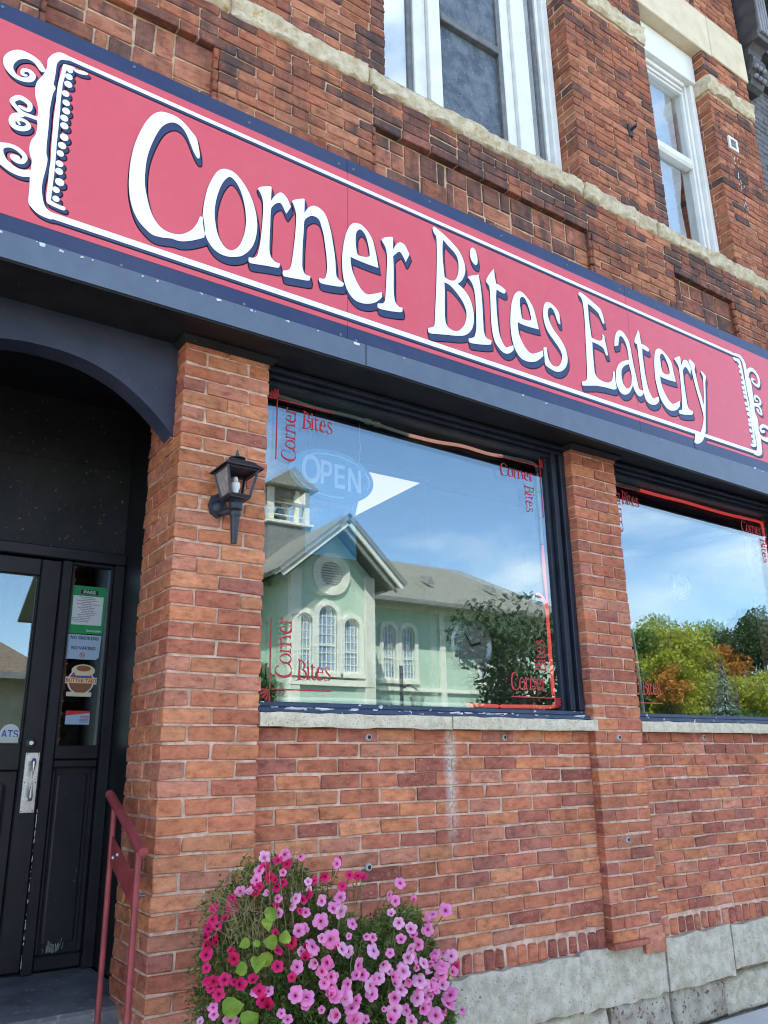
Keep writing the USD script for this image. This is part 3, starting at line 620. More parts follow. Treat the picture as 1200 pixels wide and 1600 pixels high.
# between the sign and the stone band, broken at the recessed panels
for xa, xb, zt in ((-2.2, -.81, 5.1), (.075, 1.05, 5.1), (2.95, 3.88, 5.1), (4.70, 5.56, 5.1)):
    wall_bricks(uw, xa, xb, 4.455, 9, .11 if xa < 2 else .07, lambda x, z: x > -.95 and z > 4.5, corner=None)
wall_bricks(uw, -2.2, 5.56, 5.0949, 4, .07, lambda x, z: x > -.95)
for i, (xa, xb) in enumerate(panels):
    rp = obj('recessed_panel', bx(xa, xb, .027, .05, 3.6, 5.094), M_MORTAR_UP, B)
    def split(a, b, c, d, dep):
        w, h = b - a, d - c
        if dep == 0 or (w < .24 and h < .16) or (w * h < .03 and RNG.random() < .5):
            obj('block', cbox(a + .006, b - .006, .022 - RNG.uniform(0, .006), .045, c + .006, d - .006, .005, .002), BLOCK[RNG.choices([0, 1, 2], [4, 4, 3])[0]], rp); return
        if w / h > 1.6 or (w / h > .7 and RNG.random() < .4):
            t = a + w * RNG.uniform(.32, .68); split(a, t, c, d, dep - 1); split(t, b, c, d, dep - 1)
        else:
            t = c + h * RNG.uniform(.35, .65); split(a, b, c, t, dep - 1); split(a, b, t, d, dep - 1)
    n = max(2, round((xb - xa) / .42)); ww = (xb - xa) / n
    for q in range(n): split(xa + q * ww, xa + (q + 1) * ww, 4.46, 5.088, 4)
    # moulded edges of the recess
    obj('recess_edge', cat(*[cbox(xa - .0, xa + .03, YU + .004, .045, 4.46 + r * HU, 4.46 + (r + 1) * HU - .009, .006, .002) for r in range(9)]), UPPER[2], rp)
    obj('recess_edge', cat(*[cbox(xb - .03, xb, YU + .004, .045, 4.46 + r * HU, 4.46 + (r + 1) * HU - .009, .006, .002) for r in range(9)]), UPPER[0], rp)
# stone band
sb = part('stone_band', B)
for i, (a, b) in enumerate(zip([-2.2, -.95, .119, 1.025, 2.90, 3.75, 4.757], [-.95, .119, 1.025, 2.90, 3.75, 4.757, 5.57])):
    obj('stone', rough_stone(a + .007, b - .007, -.050, .02, 5.357, 5.505, .038, 11 + i, .012, .024, .016), M_BAND, sb, 24)
obj('bed_joint', bx(-2.2, 5.56, -.012, .04, 5.345, 5.515), M_MORTAR_UP, sb)
# piers
def pier(x0, x1, z1, corner, first, vis, z0=5.517):
    p_ = obj('pier', bx(x0 + .006, x1 - .006, YU + .007, .34, z0 - .01, z1), M_MORTAR_UP, B)
    wall_bricks(p_, x0, x1, z0, int((z1 - z0) / HU), first, vis, skip=lambda x, z: 7.33 < z < 7.56, corner=corner)
    return p_
pr1 = pier(-2.2, 1.15, 9.5, None, .06, lambda x, z: x > .2 and z < 6.35)
pr2 = pier(2.905, 3.92, 9.5, 'l', .108, lambda x, z: z < 8.15 and z < 6.9 + (x - 2.9) * 1.35)
pr3 = pier(4.83, 5.56, 9.5, 'l', .108, lambda x, z: z < 8.35)
for p_, a, b, s in ((pr2, 2.90, 3.93, 31), (pr3, 4.82, 5.575, 32), (pr1, -2.2, 1.16, 33)):
    obj('band_stone', rough_stone(a, b, -.055, .25, 7.392, 7.572, .034, s, .015, .03, .010), M_BAND, p_, 20)
lt = part('lintel', B)
obj('stone', cbox(3.86, 4.976, -.034, .3, 7.872, 8.372, .006, .002), M_LINTEL, lt)
obj('stone', cbox(4.984, 5.585, -.034, .3, 7.872, 8.372, .006, .002), M_LINTEL, lt)
obj('stone', cbox(1.05, 3.0, -.034, .3, 8.40, 8.90, .006, .002), M_LINTEL, lt)
top = obj('wall_head', cat(bx(3.915, 4.84, -.012, .34, 8.374, 9.5), bx(1.14, 2.91, -.012, .34, 8.9, 9.5)), M_MORTAR_UP, B)
wall_bricks(top, 3.92, 4.83, 8.385, 15, .08, lambda x, z: False)
wall_bricks(top, 1.15, 2.905, 8.91, 8, .08, lambda x, z: False)
by = {}
for mesh, mt in rest: by.setdefault(str(mt.GetPath()), (mt, []))[1].append(mesh)
for mt, ms in by.values(): tag(obj('brick_field', cat(*ms), mt, B), kind='stuff')
# the mass behind
obj('side_wall', bx(5.30, 5.548, .36, 9.0, -.1, 9.5), M_MORTAR_UP, B)
obj('side_wall', bx(-4.0, -3.75, .36, 9.0, -.1, 9.5), M_MORTAR_UP, B)
obj('back_wall', bx(-4.0, 5.548, 9.0, 9.3, -.1, 9.5), M_MORTAR_UP, B)
obj('roof', bx(-4.15, 5.7, -.25, 9.4, 9.52, 9.8), M_SOFFIT, B)
obj('floor_slab', bx(-3.7, 5.29, .36, 8.9, 3.40, 3.6), M_CEIL, B)
obj('shop_floor', bx(.2, 5.28, .30, 8.9, .40, .50), M_CONC, B)

# upper windows
uwin = part('upper_window', B)
obj('dark_room', bx(1.2, 2.95, .60, .65, 5.4, 8.6), M_DARK, uwin)
for a, b in ((1.202, 1.503), (2.648, 2.762)): obj('blind', bx(a, b, .234, .238, 5.5, 8.4), M_SKYSHEEN, uwin)  # added sheets close behind the side panes, coloured like reflected sky
for a, b, y0, y1, mt, nm in ((1.150, 1.20, .16, .30, M_WOODW, 'jamb'), (1.505, 1.545, .215, .26, M_GREYF, 'stop'), (1.547, 1.655, .195, .27, M_WOODW, 'mullion'), (1.657, 1.765, .160, .28, M_WOODW, 'mullion'),
                             (2.408, 2.495, .200, .28, M_WOODW, 'mullion'), (2.497, 2.645, .165, .28, M_WOODW, 'mullion'), (2.765, 2.80, .21, .27, M_GREYF, 'stop'), (2.802, 2.835, .19, .28, M_WOODW, 'jamb'), (2.837, 2.904, .150, .30, M_WOODW, 'jamb')):
    obj(nm, cbox(a, b, y0, y1, 5.512, 8.40, .005), mt, uwin)
obj('bottom_rail', cbox(1.151, 2.903, .15, .30, 5.49, 5.511, .004), M_WOODW, uwin)
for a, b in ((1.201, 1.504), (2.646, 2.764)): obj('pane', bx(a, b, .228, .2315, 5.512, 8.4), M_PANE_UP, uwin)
sash = part('sash', uwin)
for a, b in ((1.767, 1.80), (2.365, 2.406)): obj('stile', cbox(a, b, .205, .255, 5.513, 8.4, .004), M_GREYF, sash)
obj('meeting_rail', cbox(1.80, 2.365, .190, .255, 6.575, 6.640, .006), M_GREYF, sash)
obj('screen', bx(1.80, 2.365, .238, .242, 5.513, 6.574), M_SCREEN, sash)
obj('screen', bx(1.80, 2.365, .225, .229, 6.641, 8.4), M_SCREEN, sash)
w4 = part('upper_window', B)
obj('dark_room', bx(3.93, 4.84, .55, .60, 5.4, 8.0), M_DARK, w4)
obj('blind', flat(Polygon([(3.93, 5.5), (4.50, 5.5), (4.60, 5.8), (4.57, 6.2), (4.64, 6.5), (4.66, 7.5), (3.93, 7.5)]), .262, .004), M_SKYSHEEN, w4)  # added sheet, cut and coloured as the pale sky part of the reflection
obj('header_panel', cbox(3.921, 4.829, .085, .30, 7.545, 7.870, .005), M_VINYL, w4)
for a, b, y in ((4.775, 4.828, .115), (4.742, 4.773, .155), (4.716, 4.740, .175)): obj('frame', cbox(a, b, y, .30, 5.512, 7.544, .005), M_VINYL, w4)
for a, b, y in ((3.921, 3.965, .115), (3.967, 3.99, .155), (3.992, 4.012, .175)): obj('frame', cbox(a, b, y, .30, 5.512, 7.544, .005), M_VINYL, w4)
for z0, z1, y in ((7.50, 7.543, .135), (7.47, 7.498, .16), (7.445, 7.468, .178)): obj('frame', cbox(4.013, 4.715, y, .30, z0, z1, .005), M_VINYL, w4)
obj('bottom_rail', cbox(4.013, 4.715, .15, .30, 5.49, 5.545, .004), M_VINYL, w4)
obj('meeting_rail', cbox(4.013, 4.715, .160, .26, 6.585, 6.685, .02), M_VINYL, w4)
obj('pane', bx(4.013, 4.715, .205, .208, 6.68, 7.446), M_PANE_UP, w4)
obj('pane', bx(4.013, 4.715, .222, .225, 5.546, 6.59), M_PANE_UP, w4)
vf = thing('vent_cover', 'small square white vent cover on the brick pier beside the upstairs window', 'vent', (5.085, -.024, 6.89))
for a, b, c, d in ((-.07, .07, .045, .07), (-.07, .07, -.07, -.045), (-.07, -.045, -.0445, .0445), (.045, .07, -.0445, .0445)): obj('frame', cbox(a, b, -.018, .004, c, d, .004), M_VINYL, vf)
obj('grille', lathe([(0, 0), (.038, 0), (.034, .012), (0, .010)], (0, .0, 0), 'y', 14), M_GREYF, vf, 30)
rs = []
for k in range(34):
    z = 6.78 - abs(RNG.gauss(0, .42)); x = 5.10 + RNG.gauss(0, .035) + (6.8 - z) * .03
    if z > 5.6: rs.append(cbox(x, x + RNG.uniform(.002, .008), -.0262, -.0225, z, z + RNG.uniform(.008, .035), .001, .001))
tag(obj('paint_drip', cat(*rs), M_PEEL, pr3), kind='stuff')
hk = thing('wall_hook', 'small black iron hook on the brick pier between the upstairs windows', 'hook', (3.557, -.024, 6.29))
obj('plate', cbox(-.028, .028, -.012, .006, -.06, .055, .006), M_LAMP, hk)
obj('arm', tube([(0, -.01, .0), (0, -.06, .005), (0, -.075, .03), (0, -.06, .05)], [.014, .013, .011, .008], 8), M_LAMP, hk)

# traced outlines, metres on the sign
GLYPH = {
 'C': ['-0.267,4.351 -0.299,4.321 -0.328,4.266 -0.35,4.202 -0.369,4.124 -0.379,4.055 -0.383,3.983 -0.381,3.903 -0.371,3.832 -0.352,3.773 -0.325,3.729 -0.292,3.7 -0.259,3.682 -0.216,3.684 -0.174,3.695 -0.135,3.697 -0.092,3.714 -0.054,3.737 -0.02,3.761,1 -0.018,3.797,1 -0.031,3.869,1 -0.047,3.864,1 -0.059,3.822 -0.079,3.782 -0.105,3.753 -0.137,3.731 -0.175,3.723 -0.214,3.728 -0.248,3.754 -0.275,3.799 -0.295,3.859 -0.309,3.916 -0.314,3.983 -0.311,4.068 -0.297,4.146 -0.275,4.223 -0.251,4.278 -0.219,4.313 -0.192,4.324 -0.162,4.316 -0.137,4.288 -0.114,4.241 -0.095,4.203 -0.076,4.179 -0.067,4.186 -0.068,4.21 -0.075,4.246 -0.088,4.288 -0.116,4.316 -0.152,4.345 -0.188,4.361 -0.228,4.362'],
 'o': ['0.052,4.176 0.024,4.147 -0,4.092 -0.018,4.031 -0.029,3.961 -0.034,3.887 -0.029,3.825 -0.016,3.779 0.006,3.74 0.033,3.715 0.069,3.703 0.11,3.706 0.148,3.721 0.178,3.742 0.212,3.787 0.232,3.837 0.242,3.907 0.238,3.973 0.221,4.041 0.191,4.103 0.151,4.154 0.113,4.181 0.082,4.185', '0.09,4.147 0.061,4.11 0.04,4.05 0.026,3.978 0.023,3.911 0.033,3.843 0.05,3.792 0.075,3.754 0.102,3.741 0.126,3.749 0.154,3.784 0.173,3.84 0.183,3.91 0.18,3.976 0.168,4.038 0.148,4.094 0.121,4.133'],
 'r1': ['0.237,4.144,1 0.249,4.158 0.27,4.171 0.304,4.187 0.312,4.183,1 0.311,4.103,1 0.329,4.139 0.355,4.171 0.376,4.176 0.401,4.155 0.423,4.116,1 0.398,4.065,1 0.389,4.079 0.375,4.104 0.359,4.113 0.335,4.096 0.314,4.064,1 0.311,4.018 0.311,3.935 0.31,3.868 0.312,3.814 0.321,3.785 0.342,3.766 0.37,3.765,1 0.367,3.745,1 0.356,3.737 0.304,3.728 0.244,3.716 0.216,3.711 0.205,3.718 0.205,3.739,1 0.228,3.745 0.247,3.763 0.256,3.804 0.264,3.872 0.27,3.973 0.27,4.04 0.267,4.089 0.253,4.126'],
 'n': ['0.427,4.152,1 0.447,4.17 0.491,4.194 0.5,4.192,1 0.499,4.108,1 0.514,4.14 0.536,4.167 0.562,4.18 0.593,4.176 0.619,4.157 0.639,4.119 0.657,4.061 0.669,3.996 0.681,3.92 0.687,3.848 0.691,3.81 0.71,3.791 0.736,3.783,1 0.73,3.764,1 0.71,3.755 0.653,3.743 0.603,3.737 0.589,3.748 0.59,3.763,1 0.619,3.768 0.63,3.794 0.635,3.835 0.632,3.902 0.623,3.967 0.614,4.027 0.6,4.073 0.588,4.104 0.565,4.116 0.537,4.109 0.51,4.083 0.499,4.06,1 0.497,3.998 0.493,3.917 0.492,3.838 0.494,3.789 0.509,3.756 0.539,3.755,1 0.537,3.736,1 0.526,3.725 0.467,3.714 0.398,3.703 0.387,3.712 0.387,3.731,1 0.418,3.748 0.431,3.777 0.438,3.829 0.445,3.898 0.451,3.979 0.454,4.066 0.449,4.104 0.437,4.136'],
 'e1': ['0.804,4.176 0.78,4.156 0.757,4.112 0.741,4.055 0.73,3.991 0.725,3.926 0.727,3.856 0.736,3.802 0.752,3.759 0.775,3.727 0.806,3.707 0.843,3.704 0.88,3.712 0.922,3.732 0.955,3.761 0.972,3.785,1 0.97,3.811,1 0.927,3.788 0.885,3.768,1 0.862,3.77 0.834,3.791 0.807,3.831 0.786,3.877 0.777,3.923 0.776,3.957,1 0.807,3.953 0.877,3.951 0.951,3.953,1 0.942,4.008 0.929,4.068 0.913,4.117 0.884,4.156 0.851,4.178 0.827,4.181', '0.83,4.145 0.813,4.12 0.808,4.081 0.81,4.031 0.817,3.993 0.829,3.983 0.854,3.986 0.88,3.994 0.895,4.006 0.896,4.023 0.89,4.062 0.877,4.113 0.858,4.14 0.844,4.148'],
 'r2': ['0.973,4.139,1 0.991,4.157 1.021,4.174 1.046,4.183 1.051,4.176,1 1.049,4.102,1 1.065,4.134 1.085,4.161 1.106,4.171 1.131,4.162 1.16,4.115,1 1.133,4.057,1 1.121,4.079 1.106,4.1 1.091,4.107 1.071,4.089 1.048,4.061,1 1.05,4.019 1.05,3.949 1.048,3.879 1.05,3.811 1.059,3.778 1.08,3.76 1.104,3.761,1 1.102,3.74,1 1.089,3.73 1.031,3.717 0.969,3.708 0.947,3.71 0.941,3.721 0.945,3.736,1 0.974,3.745 0.989,3.766 0.994,3.801 0.999,3.862 1.004,3.933 1.008,4.004 1.008,4.06 1,4.099 0.985,4.122'],
 'B': ['1.33,4.354,1 1.341,4.369 1.374,4.36 1.42,4.341 1.467,4.315 1.513,4.283 1.542,4.244 1.56,4.195 1.559,4.145 1.544,4.103 1.522,4.07 1.497,4.048,1 1.534,4.032 1.573,3.997 1.597,3.951 1.61,3.883 1.604,3.827 1.587,3.78 1.558,3.745 1.523,3.722 1.476,3.706 1.416,3.693 1.351,3.678 1.293,3.665 1.274,3.669 1.272,3.691,1 1.301,3.706 1.318,3.725 1.325,3.791 1.334,3.886 1.344,4.008 1.353,4.143 1.357,4.254 1.355,4.309 1.339,4.327', '1.405,4.307,1 1.397,4.251 1.396,4.177 1.4,4.111 1.404,4.059,1 1.433,4.051 1.467,4.057 1.492,4.081 1.508,4.126 1.513,4.177 1.506,4.224 1.484,4.253 1.444,4.278', '1.4,4.024,1 1.401,3.968 1.397,3.878 1.395,3.802 1.4,3.762 1.418,3.739 1.45,3.731 1.484,3.739 1.519,3.771 1.541,3.807 1.554,3.853 1.553,3.894 1.535,3.936 1.503,3.973 1.464,4.005 1.432,4.021'],
 'dot': ['1.621,4.335 1.609,4.313 1.605,4.28 1.612,4.251 1.629,4.232 1.646,4.226 1.659,4.244 1.661,4.282 1.652,4.32 1.639,4.337'],
 'i': ['1.576,4.12,1 1.602,4.137 1.663,4.167,1 1.668,4.134 1.674,4.087 1.678,4.014 1.679,3.929 1.678,3.85 1.679,3.797 1.696,3.76 1.734,3.754,1 1.73,3.729,1 1.7,3.716 1.63,3.7 1.575,3.691 1.561,3.699 1.563,3.717,1 1.598,3.733 1.612,3.758 1.623,3.803 1.627,3.876 1.629,3.955 1.626,4.027 1.617,4.073 1.6,4.104'],
 't1': ['1.789,4.253,1 1.748,4.2 1.723,4.154 1.723,4.138 1.739,4.125,1 1.745,4.105 1.746,4.056 1.744,3.963 1.742,3.889 1.746,3.817 1.759,3.761 1.785,3.727 1.819,3.704 1.855,3.704 1.889,3.725 1.906,3.744,1 1.906,3.774,1 1.874,3.756 1.847,3.744 1.824,3.763 1.802,3.81 1.793,3.881 1.79,3.977 1.792,4.065 1.8,4.115,1 1.836,4.108 1.861,4.108 1.872,4.123 1.868,4.138 1.832,4.151 1.799,4.155,1 1.792,4.203'],
 'e2': ['1.985,4.166 1.955,4.142 1.931,4.098 1.912,4.04 1.9,3.965 1.895,3.898 1.898,3.834 1.908,3.782 1.927,3.741 1.957,3.709 1.995,3.699 2.046,3.704 2.1,3.729 2.151,3.774,1 2.152,3.812,1 2.106,3.784 2.058,3.761,1 2.03,3.767 1.998,3.795 1.969,3.841 1.956,3.889 1.955,3.945,1 2,3.94 2.063,3.943 2.131,3.95,1 2.123,3.993 2.113,4.038 2.099,4.082 2.074,4.122 2.042,4.152 2.014,4.167', '2.006,4.135 1.989,4.113 1.985,4.073 1.988,4.026 1.993,3.99 2.003,3.979 2.032,3.981 2.059,3.987 2.071,4.001 2.071,4.024 2.063,4.065 2.049,4.104 2.031,4.132'],
 's': ['2.326,4.045,1 2.311,4.048,1 2.299,4.073 2.287,4.109 2.272,4.134 2.251,4.142 2.231,4.125 2.221,4.088 2.227,4.05 2.246,4.008 2.273,3.977 2.306,3.948 2.333,3.918 2.354,3.88 2.364,3.84 2.363,3.801 2.349,3.764 2.325,3.733 2.286,3.706 2.243,3.697 2.202,3.704 2.171,3.714 2.161,3.73 2.162,3.763 2.159,3.804 2.16,3.833,1 2.172,3.84,1 2.187,3.841,1 2.189,3.804 2.197,3.763 2.218,3.736 2.246,3.73 2.271,3.737 2.294,3.758 2.314,3.797 2.318,3.831 2.308,3.857 2.282,3.888 2.243,3.925 2.211,3.958 2.191,3.995 2.181,4.045 2.183,4.095 2.197,4.143 2.218,4.169 2.246,4.175 2.275,4.167 2.304,4.149 2.323,4.125 2.327,4.082'],
 'E': ['2.525,4.328 2.531,4.345,1 2.543,4.353,1 2.576,4.345 2.627,4.327 2.678,4.308 2.722,4.289 2.738,4.264 2.749,4.231 2.755,4.188,1 2.739,4.181,1 2.726,4.206 2.71,4.234 2.701,4.249 2.658,4.271 2.607,4.287,1 2.603,4.214 2.603,4.144 2.608,4.075 2.61,4.038,1 2.649,4.035 2.688,4.038 2.713,4.054 2.719,4.074 2.719,4.097,1 2.737,4.091,1 2.742,4.045 2.751,3.995 2.756,3.953,1 2.736,3.947,1 2.725,3.976 2.712,3.995 2.668,4.006 2.612,4.009,1 2.608,3.947 2.606,3.878 2.606,3.821 2.608,3.782 2.634,3.753 2.685,3.744 2.731,3.75 2.765,3.773 2.781,3.806 2.787,3.842,1 2.807,3.848,1 2.801,3.8 2.804,3.749 2.804,3.724,1 2.772,3.712 2.695,3.707 2.611,3.696 2.536,3.677 2.484,3.665 2.478,3.678 2.48,3.692,1 2.51,3.703 2.527,3.724 2.537,3.791 2.544,3.883 2.55,3.976 2.558,4.083 2.562,4.172 2.561,4.254 2.555,4.3 2.542,4.316'],
 'a': ['2.831,4.041,1 2.838,4.086 2.851,4.126 2.873,4.162 2.904,4.183 2.935,4.178 2.963,4.154 2.986,4.118 2.995,4.073 3.001,4.008 3.01,3.933 3.02,3.871 3.028,3.82 3.035,3.786 3.054,3.78 3.079,3.783,1 3.074,3.756,1 3.05,3.735 3.025,3.729 3.003,3.743 2.984,3.773 2.977,3.8,1 2.959,3.767 2.93,3.73 2.895,3.707 2.863,3.702 2.837,3.712 2.818,3.742 2.808,3.779 2.813,3.826 2.826,3.87 2.856,3.917 2.9,3.95 2.965,3.98,1 2.964,4.027 2.959,4.074 2.942,4.117 2.921,4.138 2.901,4.138 2.886,4.118 2.876,4.079 2.869,4.059,1', '2.959,3.946,1 2.92,3.926 2.884,3.892 2.87,3.854 2.869,3.818 2.878,3.78 2.898,3.757 2.922,3.757 2.95,3.782 2.968,3.822 2.974,3.87 2.967,3.915'],
 't2': ['3.102,4.248,1 3.063,4.18 3.049,4.152 3.049,4.132 3.072,4.127,1 3.072,4.09 3.072,4.032 3.073,3.964 3.073,3.896 3.076,3.84 3.078,3.785 3.087,3.742 3.101,3.713 3.134,3.699 3.178,3.703 3.217,3.725 3.237,3.749,1 3.238,3.778,1 3.208,3.765 3.178,3.75 3.157,3.766 3.136,3.805 3.126,3.859 3.118,3.931 3.116,4.01 3.116,4.068 3.121,4.113,1 3.155,4.105 3.183,4.105 3.194,4.119 3.188,4.132 3.154,4.143 3.118,4.144,1 3.113,4.183 3.11,4.223'],
 'e3': ['3.302,4.162 3.27,4.139 3.25,4.095 3.235,4.032 3.229,3.972 3.226,3.914 3.233,3.859 3.243,3.805 3.263,3.759 3.297,3.722 3.334,3.705 3.375,3.708 3.42,3.726 3.459,3.759,1 3.473,3.808,1 3.431,3.783 3.385,3.759,1 3.354,3.77 3.32,3.807 3.293,3.857 3.281,3.906 3.28,3.943,1 3.328,3.939 3.386,3.94 3.453,3.946,1 3.445,3.991 3.438,4.042 3.43,4.087 3.403,4.121 3.366,4.149 3.335,4.162', '3.325,4.129 3.309,4.106 3.305,4.064 3.306,4.023 3.313,3.99 3.331,3.977 3.368,3.98 3.392,3.994 3.396,4.019 3.388,4.063 3.37,4.103 3.35,4.128'],
 'r3': ['3.467,4.13,1 3.502,4.154 3.539,4.169,1 3.543,4.149 3.54,4.094,1 3.567,4.138 3.593,4.158 3.623,4.156 3.64,4.134 3.655,4.108,1 3.636,4.055,1 3.621,4.08 3.602,4.098 3.58,4.096 3.553,4.064,1 3.549,4.025 3.546,3.965 3.547,3.906 3.548,3.848 3.551,3.796 3.566,3.764 3.603,3.759,1 3.604,3.745,1 3.588,3.729 3.526,3.713 3.465,3.705 3.443,3.709 3.445,3.727,1 3.477,3.74 3.487,3.763 3.496,3.811 3.502,3.871 3.508,3.943 3.511,4.026 3.509,4.079 3.489,4.11'],
 'y': ['3.641,4.167 3.654,4.18,1 3.686,4.168 3.709,4.147 3.702,4.124,1 3.696,4.107 3.699,4.077 3.709,4.02 3.721,3.951 3.736,3.895 3.745,3.838,1 3.763,3.908 3.775,3.977 3.784,4.04 3.787,4.077 3.774,4.098 3.765,4.111,1 3.783,4.117 3.815,4.1 3.824,4.081 3.806,4.039,1 3.794,3.97 3.777,3.881 3.758,3.793 3.741,3.707 3.725,3.639 3.701,3.588 3.666,3.545 3.622,3.519 3.587,3.514 3.571,3.52,1 3.585,3.545 3.596,3.587,1 3.629,3.595 3.663,3.611,1 3.689,3.654 3.72,3.72 3.725,3.762 3.717,3.807 3.704,3.869 3.687,3.936 3.672,4.01 3.663,4.074 3.655,4.12 3.643,4.147'],
}
BRACKET_L = '-0.692,4.438,1 -0.723,4.438 -0.748,4.419 -0.764,4.391 -0.771,4.369 -0.77,4.329 -0.78,4.283 -0.789,4.263 -0.801,4.232 -0.804,4.191 -0.798,4.155 -0.787,4.122 -0.779,4.083 -0.782,4.053 -0.776,4.017 -0.778,3.969 -0.79,3.937 -0.795,3.9 -0.789,3.861 -0.779,3.837 -0.778,3.796 -0.778,3.76 -0.775,3.716 -0.773,3.673 -0.772,3.644 -0.767,3.626 -0.752,3.611 -0.734,3.598 -0.71,3.591 -0.677,3.589,1 -0.66,3.621,1 -0.684,3.625 -0.702,3.637 -0.714,3.657 -0.724,3.694 -0.728,3.726 -0.728,3.76 -0.724,3.8 -0.721,3.84 -0.721,3.871 -0.728,3.898 -0.731,3.94 -0.732,3.983 -0.733,4.027 -0.735,4.086 -0.737,4.119 -0.735,4.179 -0.731,4.216 -0.726,4.234 -0.728,4.247 -0.735,4.256 -0.734,4.284 -0.733,4.325 -0.733,4.36 -0.729,4.38 -0.717,4.401 -0.689,4.413,1'
INNER_L = '-0.706,4.383 -0.683,4.389 -0.663,4.39 -0.651,4.384 -0.624,4.391 -0.604,4.39 -0.605,4.379 -0.63,4.37 -0.65,4.369 -0.666,4.375 -0.685,4.374,1 -0.693,4.347 -0.695,4.316 -0.699,4.278 -0.699,4.238 -0.699,4.178 -0.696,4.131 -0.695,4.082 -0.694,4.034 -0.693,3.963 -0.69,3.893 -0.688,3.824 -0.688,3.754 -0.688,3.722 -0.688,3.68,1 -0.672,3.674 -0.651,3.671 -0.632,3.67 -0.628,3.661 -0.635,3.652 -0.663,3.653 -0.687,3.657 -0.701,3.662 -0.705,3.673,1 -0.707,3.702 -0.707,3.757 -0.709,3.82 -0.708,3.864 -0.711,3.928 -0.714,3.992 -0.715,4.036 -0.717,4.071 -0.717,4.13 -0.717,4.169 -0.718,4.218 -0.718,4.268 -0.714,4.31 -0.709,4.358,1'
BRACKET_R = '4.206,4.395,1 4.313,4.408 4.352,4.39 4.381,4.351 4.386,4.295 4.39,4.253 4.41,4.222 4.42,4.175 4.418,4.125 4.417,4.075 4.413,4.018 4.406,3.946 4.425,3.895 4.426,3.853 4.418,3.803 4.428,3.757 4.421,3.687 4.417,3.632 4.403,3.599 4.354,3.579 4.301,3.58,1 4.299,3.614,1 4.337,3.615 4.355,3.646 4.361,3.708 4.354,3.789 4.35,3.877 4.349,3.96 4.352,4.037 4.346,4.12 4.345,4.205 4.348,4.263 4.346,4.32 4.334,4.36 4.295,4.381 4.202,4.378,1'
INNER_R = '4.218,4.352 4.237,4.364,1 4.269,4.363 4.307,4.363 4.322,4.313 4.327,4.243 4.334,4.159 4.336,4.062 4.343,3.979 4.348,3.89 4.349,3.787 4.351,3.693 4.347,3.655 4.305,3.639 4.275,3.646 4.284,3.661,1 4.323,3.666,1 4.326,3.741 4.325,3.823 4.32,3.911 4.318,4.008 4.313,4.098 4.308,4.188 4.301,4.272 4.289,4.333 4.246,4.336'
DOTS_L = '-0.677,4.364,0.0242 -0.678,4.329,0.0299 -0.677,4.288,0.0316 -0.683,4.234,0.0294 -0.676,4.188,0.0293 -0.672,4.146,0.031 -0.676,4.106,0.0308 -0.672,4.067,0.0315 -0.667,4.009,0.0331 -0.671,3.964,0.0319 -0.674,3.922,0.0281 -0.672,3.87,0.0288 -0.67,3.832,0.0304 -0.663,3.781,0.0346 -0.673,3.738,0.0278 -0.669,3.695,0.0268'
DOTS_R = '4.285,4.332,0.0169 4.291,4.297,0.0261 4.292,4.256,0.0275 4.302,4.208,0.0273 4.297,4.164,0.0272 4.295,4.121,0.03 4.298,4.083,0.0284 4.3,4.047,0.0298 4.299,3.989,0.0311 4.302,3.947,0.0295 4.308,3.906,0.0293 4.308,3.855,0.0306 4.306,3.819,0.0305 4.304,3.771,0.0317 4.314,3.725,0.0287 4.317,3.684,0.0272'
